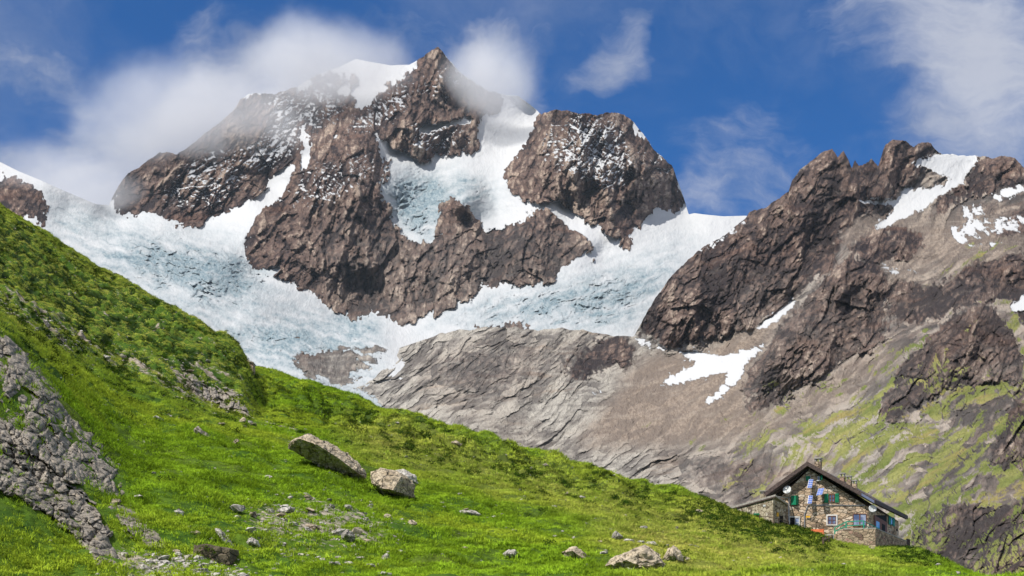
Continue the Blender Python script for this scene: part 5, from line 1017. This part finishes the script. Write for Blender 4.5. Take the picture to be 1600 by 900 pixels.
multi('chimney_cap', [([cc+e1*.62*i+e2*.62*j-e1*.28-e2*.28+ZU*(ztop-.35), cc+e1*.62*i+e2*.62*j+e1*.28-e2*.28+ZU*(ztop-.35), cc+e1*.62*i+e2*.62*j+e1*.28+e2*.28+ZU*(ztop-.35), cc+e1*.62*i+e2*.62*j-e1*.28+e2*.28+ZU*(ztop-.35)], ZU*.25) for i in (-1, 1) for j in (-1, 1)]+[([cc-e1*1.3-e2*1.3+ZU*(ztop-.1), cc+e1*1.3-e2*1.3+ZU*(ztop-.1), cc+e1*1.3+e2*1.3+ZU*(ztop-.1), cc-e1*1.3+e2*1.3+ZU*(ztop-.1)], ZU*.1)], M_ROOFGREY, ch)
wd = (Bw_-Aw)/np.linalg.norm(Bw_-Aw); wn = np.cross(ZU, wd)*1.0; wn = wn if wn[1] < 0 else -wn
rdv = (Cw-Aw)/np.linalg.norm(Cw-Aw); rn = np.cross(rdv, ZU); rn = rn if rn[0] > 0 else -rn
def on_line(P0, d, n, u, v, off):
    c = P0+n*off; k = (u-CU)/F; w = (k*c[1]-c[0])/(d[0]-k*d[1]); p = c+d*w; p = p.copy(); p[2] = (HZ-v)/F*p[1]; return p
def onA(u, v, off): return on_line(Aw, wd, wn, u, v, off)
def onC(u, v, off): return on_line(Aw, rdv, rn, u, v, off)
sh = plate('shutter', quad_on(onA, 1178.5, 1186.5, 802, 813, .03), wn*.06, M_GREEN, ax); multi('batten', [(quad_on(onA, 1179, 1186, y, y+1, .092), wn*.03) for y in (804, 810)], M_GREEN, sh)
plate('vent', quad_on(onA, 1192.5, 1196.5, 788.5, 791.5, .02), wn*.03, M_DISH, ax)
plate('notice', quad_on(onC, 1213.5, 1216.5, 801, 807, .02), rn*.03, M_YELLOW, ax)['label'] = 'yellow painted notice'
plate('door', quad_on(onC, 1218, 1223, 806, 822, .015), rn*.03, M_DARK, ax)
plate('vent', quad_on(onC, 1211.6, 1213.2, 789.5, 792.5, .015), rn*.02, M_DARK, ax)
dp = Cw+rn*.25; multi('drainpipe', [bar(at_(dp, 777.5)+0, at_(dp, 822), .06), bar(at_(Aw+rdv*1.3+rn*.2, 776.5), at_(dp, 777.5), .07)], M_METAL, ax)
# ------------------------------------------------------------------ small things round the hut
fr = thing('wooden_fence', 'thin wooden rail fence on the grass before the annexe', 'fence', ground_hit(1205, 812))
fpts = [onA(1187, 806, 1.0), onC(1209, 808.5, 1.0), onC(1216.5, 811, 1.1), onC(1232, 815.5, 1.2)]
for i, p in enumerate(fpts): multi('post', [bar(p-ZU*1.3, p+ZU*.12, .045)], M_FENCE, fr)
multi('rail', [bar(fpts[i], fpts[i+1], .03) for i in range(3)]+[bar(fpts[i]-ZU*.45, fpts[i+1]-ZU*.45, .025) for i in range(3)], M_FENCE, fr)
def bench(u, v, w, label, cat, name, m, h, back):
    p = fac(u, v, 2.2); gz = ground_z(p[0], p[1]); top = p[2]; o = thing(name, label, cat, np.array([p[0], p[1], min(gz, top-.3)])); a, n = HA*w/2, HN*.22
    multi('seat' if back else 'tabletop', [([p-a-n, p+a-n, p+a+n, p-a+n], ZU*.06)], m, o)
    if back: multi('backrest', [([p-a-n*1.15+ZU*.2, p+a-n*1.15+ZU*.2, p+a-n*1.3+ZU*.55, p-a-n*1.3+ZU*.55], HN*-.04)], m, o)
    for s_ in (-1, 1): multi('leg', [bar(p+a*.85*s_-n*.8-ZU*1.1, p+a*.85*s_-n*.8+(ZU*.55 if back else ZU*0), .04), bar(p+a*.85*s_+n*.8-ZU*1.1, p+a*.85*s_+n*.8, .04)], m if back else M_METAL, o)
bench(1277.5, 834.5, 1.35, 'orange bench against the hut wall, half hidden behind the shrubs', 'bench', 'bench', M_ORANGE, .45, True)
bench(1296, 836.5, .95, 'pale table top beside the orange bench', 'table', 'table', M_WHITE, .7, False)
pf = thing('wooden_fence', 'short dark wooden post fence at the foot of the terrace', 'fence', ground_hit(1293, 850))
ps = [ground_hit(u, v) for u, v in ((1286, 853), (1290, 851), (1295, 849), (1300, 847))]
for p in ps: multi('post', [bar(p-ZU*.2, p+ZU*.75, .07)], M_FENCE, pf)
multi('rail', [bar(ps[i]+ZU*.5, ps[i+1]+ZU*.5, .05) for i in range(3)], M_FENCE, pf)
# stone shelter far up on the crest
g = ground_hit(389, 573.5); k_ = g[1]/F
sh = thing('stone_shelter', 'tiny tan stone shelter with a flat slab roof on the crest left of the glacier', 'shelter', g)
def box(name, x0, x1, y0, y1, z0, z1, m, par): return plate(name, [g+np.array([x0, y0, z0]), g+np.array([x1, y0, z0]), g+np.array([x1, y1, z0]), g+np.array([x0, y1, z0])], ZU*(z1-z0), m, par)
box('wall', -8*k_, 6.3*k_, 0, 1.5, -1, 6.3*k_, M_WALL, sh); rf = plate('roof', [g+np.array([-8.6*k_, -.15, 9.2*k_]), g+np.array([7*k_, -.15, 6.3*k_]), g+np.array([7*k_, 1.7, 6.3*k_]), g+np.array([-8.6*k_, 1.7, 9.2*k_])], ZU*.12, M_TAN, sh); box('loose_stone', -5*k_, -1*k_, .3, .9, 8.8*k_, 12*k_, M_TAN, sh)
# three dark birds low over the crest
m_b, bb_ = mat('black_feathers'); bb_.surface((.008, .008, .01), .7)
for (u, v, d_, rot), l in zip(((1011, 753.4, 176, .5), (1019.3, 754.2, 175, .2), (1028.2, 754.6, 174, -.2)), ('small black bird over the crest, leftmost of three', 'small black bird over the crest, middle one of three', 'small black bird over the crest, nearest the hut')):
    c = np.array([(u-CU)/F*d_, d_, (HZ-v)/F*d_]); s = .30
    vs = [(-.9, 0, .12), (-.35, .1, .03), (-.35, -.16, .03), (-.1, -.03, .13), (-.1, -.03, -.12), (.35, 0, .02), (.5, 0, -.02), (-.75, .14, .1), (-.8, -.14, .1), (.05, 1.05, .3), (-.25, .55, .16), (.2, .5, .16), (.1, -1.05, .3), (-.25, -.55, .16), (.2, -.5, .16), (.1, .1, .02), (.1, -.1, .02), (.12, 0, .12), (.12, 0, -.12)]
    fs = [(0, 7, 1, 3), (0, 3, 2, 8), (0, 4, 1, 7), (0, 8, 2, 4), (1, 15, 17, 3), (3, 17, 16, 2), (1, 4, 18, 15), (4, 2, 16, 18), (15, 5, 17), (17, 5, 16), (15, 18, 5), (18, 16, 5), (5, 6, 17), (5, 6, 18), (15, 1, 10, 11), (11, 10, 9), (2, 16, 14, 13), (13, 14, 12)]
    R_ = Matrix.Rotation(rot, 3, 'Z') @ Matrix.Rotation(.55, 3, 'X') @ Matrix.Rotation(.35, 3, 'Y')
    o = mesh_pts('bird', [c+np.array(R_ @ Vector(p))*s for p in vs], fs, m_b, None); md = o.modifiers.new('body', 'SOLIDIFY'); md.thickness = .025
    tag(o, l, 'bird', 'birds over the crest')
# ------------------------------------------------------------------ mist caught on the summits
def mist(u, v, D, ru, rv, ry, dens, seed):
    m = bpy.data.materials.new('mist'); b = NB(nt_of(m)); k = D/F; p = b.objc()
    q = b.vmath('ADD', p, b.vmath('MULTIPLY', b.vmath('SUBTRACT', b.n('ShaderNodeTexNoise').outputs['Color'], (.5, .5, .5)), (0, 0, 0)))
    r = b.vmath('LENGTH', p); wp = b.pos()
    n = b.noise(b.vmath('ADD', wp, (seed*517., 0, seed*91.)), 1/260, 5, .6)
    sh = b.ramp(r, 1.0, .15); sh = b.ramp(b.math('ADD', sh, b.math('MULTIPLY', b.math('SUBTRACT', n, .5), 1.7)), .28, 1.05)
    sh = b.math('MULTIPLY', sh, b.ramp(r, 1.0, .75))
    pv = b.n('ShaderNodeVolumePrincipled'); pv.inputs['Color'].default_value = (.93, .94, .97, 1); pv.inputs['Anisotropy'].default_value = .15
    b.put(pv.inputs['Density'], b.math('MULTIPLY', sh, dens)); o_ = b.n('ShaderNodeOutputMaterial'); b.t.links.new(pv.outputs[0], o_.inputs['Volume'])
    bm = bmesh.new(); bmesh.ops.create_icosphere(bm, subdivisions=3, radius=1.0); me = bpy.data.meshes.new('cloud'); bm.to_mesh(me); bm.free(); me.materials.append(m)
    o = bpy.data.objects.new('cloud', me); C.objects.link(o); o.location = ((u-CU)*k, D, (HZ-v)*k); o.scale = (ru*k, ry, rv*k); tag(o, kind='stuff')
S.cycles.volume_bounces = 2; S.cycles.volume_max_steps = 64
mist(310, 200, 3880, 290, 130, 420, .0042, 1)
mist(510, 108, 4200, 200, 95, 420, .0062, 2)
mist(765, 135, 4230, 115, 95, 320, .0062, 3)
mist(110, 290, 3650, 190, 70, 350, .0040, 4)
# ------------------------------------------------------------------ the air between here and the summit
hm = bpy.data.materials.new('haze'); hb = NB(nt_of(hm)); hv = hb.n('ShaderNodeVolumePrincipled'); ho = hb.n('ShaderNodeOutputMaterial'); hb.t.links.new(hv.outputs[0], ho.inputs['Volume'])
hv.inputs['Color'].default_value = (.72, .85, 1, 1); hv.inputs['Density'].default_value = 1.1e-5
bm = bmesh.new(); bmesh.ops.create_cube(bm, size=1.0); me = bpy.data.meshes.new('haze'); bm.to_mesh(me); bm.free(); me.materials.append(hm)
zlo = min((o.matrix_basis @ Vector(c)).z for o in C.objects if o.type == 'MESH' and o.parent is None for c in o.bound_box)-2
ho_ = bpy.data.objects.new('haze', me); C.objects.link(ho_); ho_.scale = (8000, 6000, 2150-zlo); ho_.location = (200, 2700, (2150+zlo)/2); tag(ho_, kind='stuff')
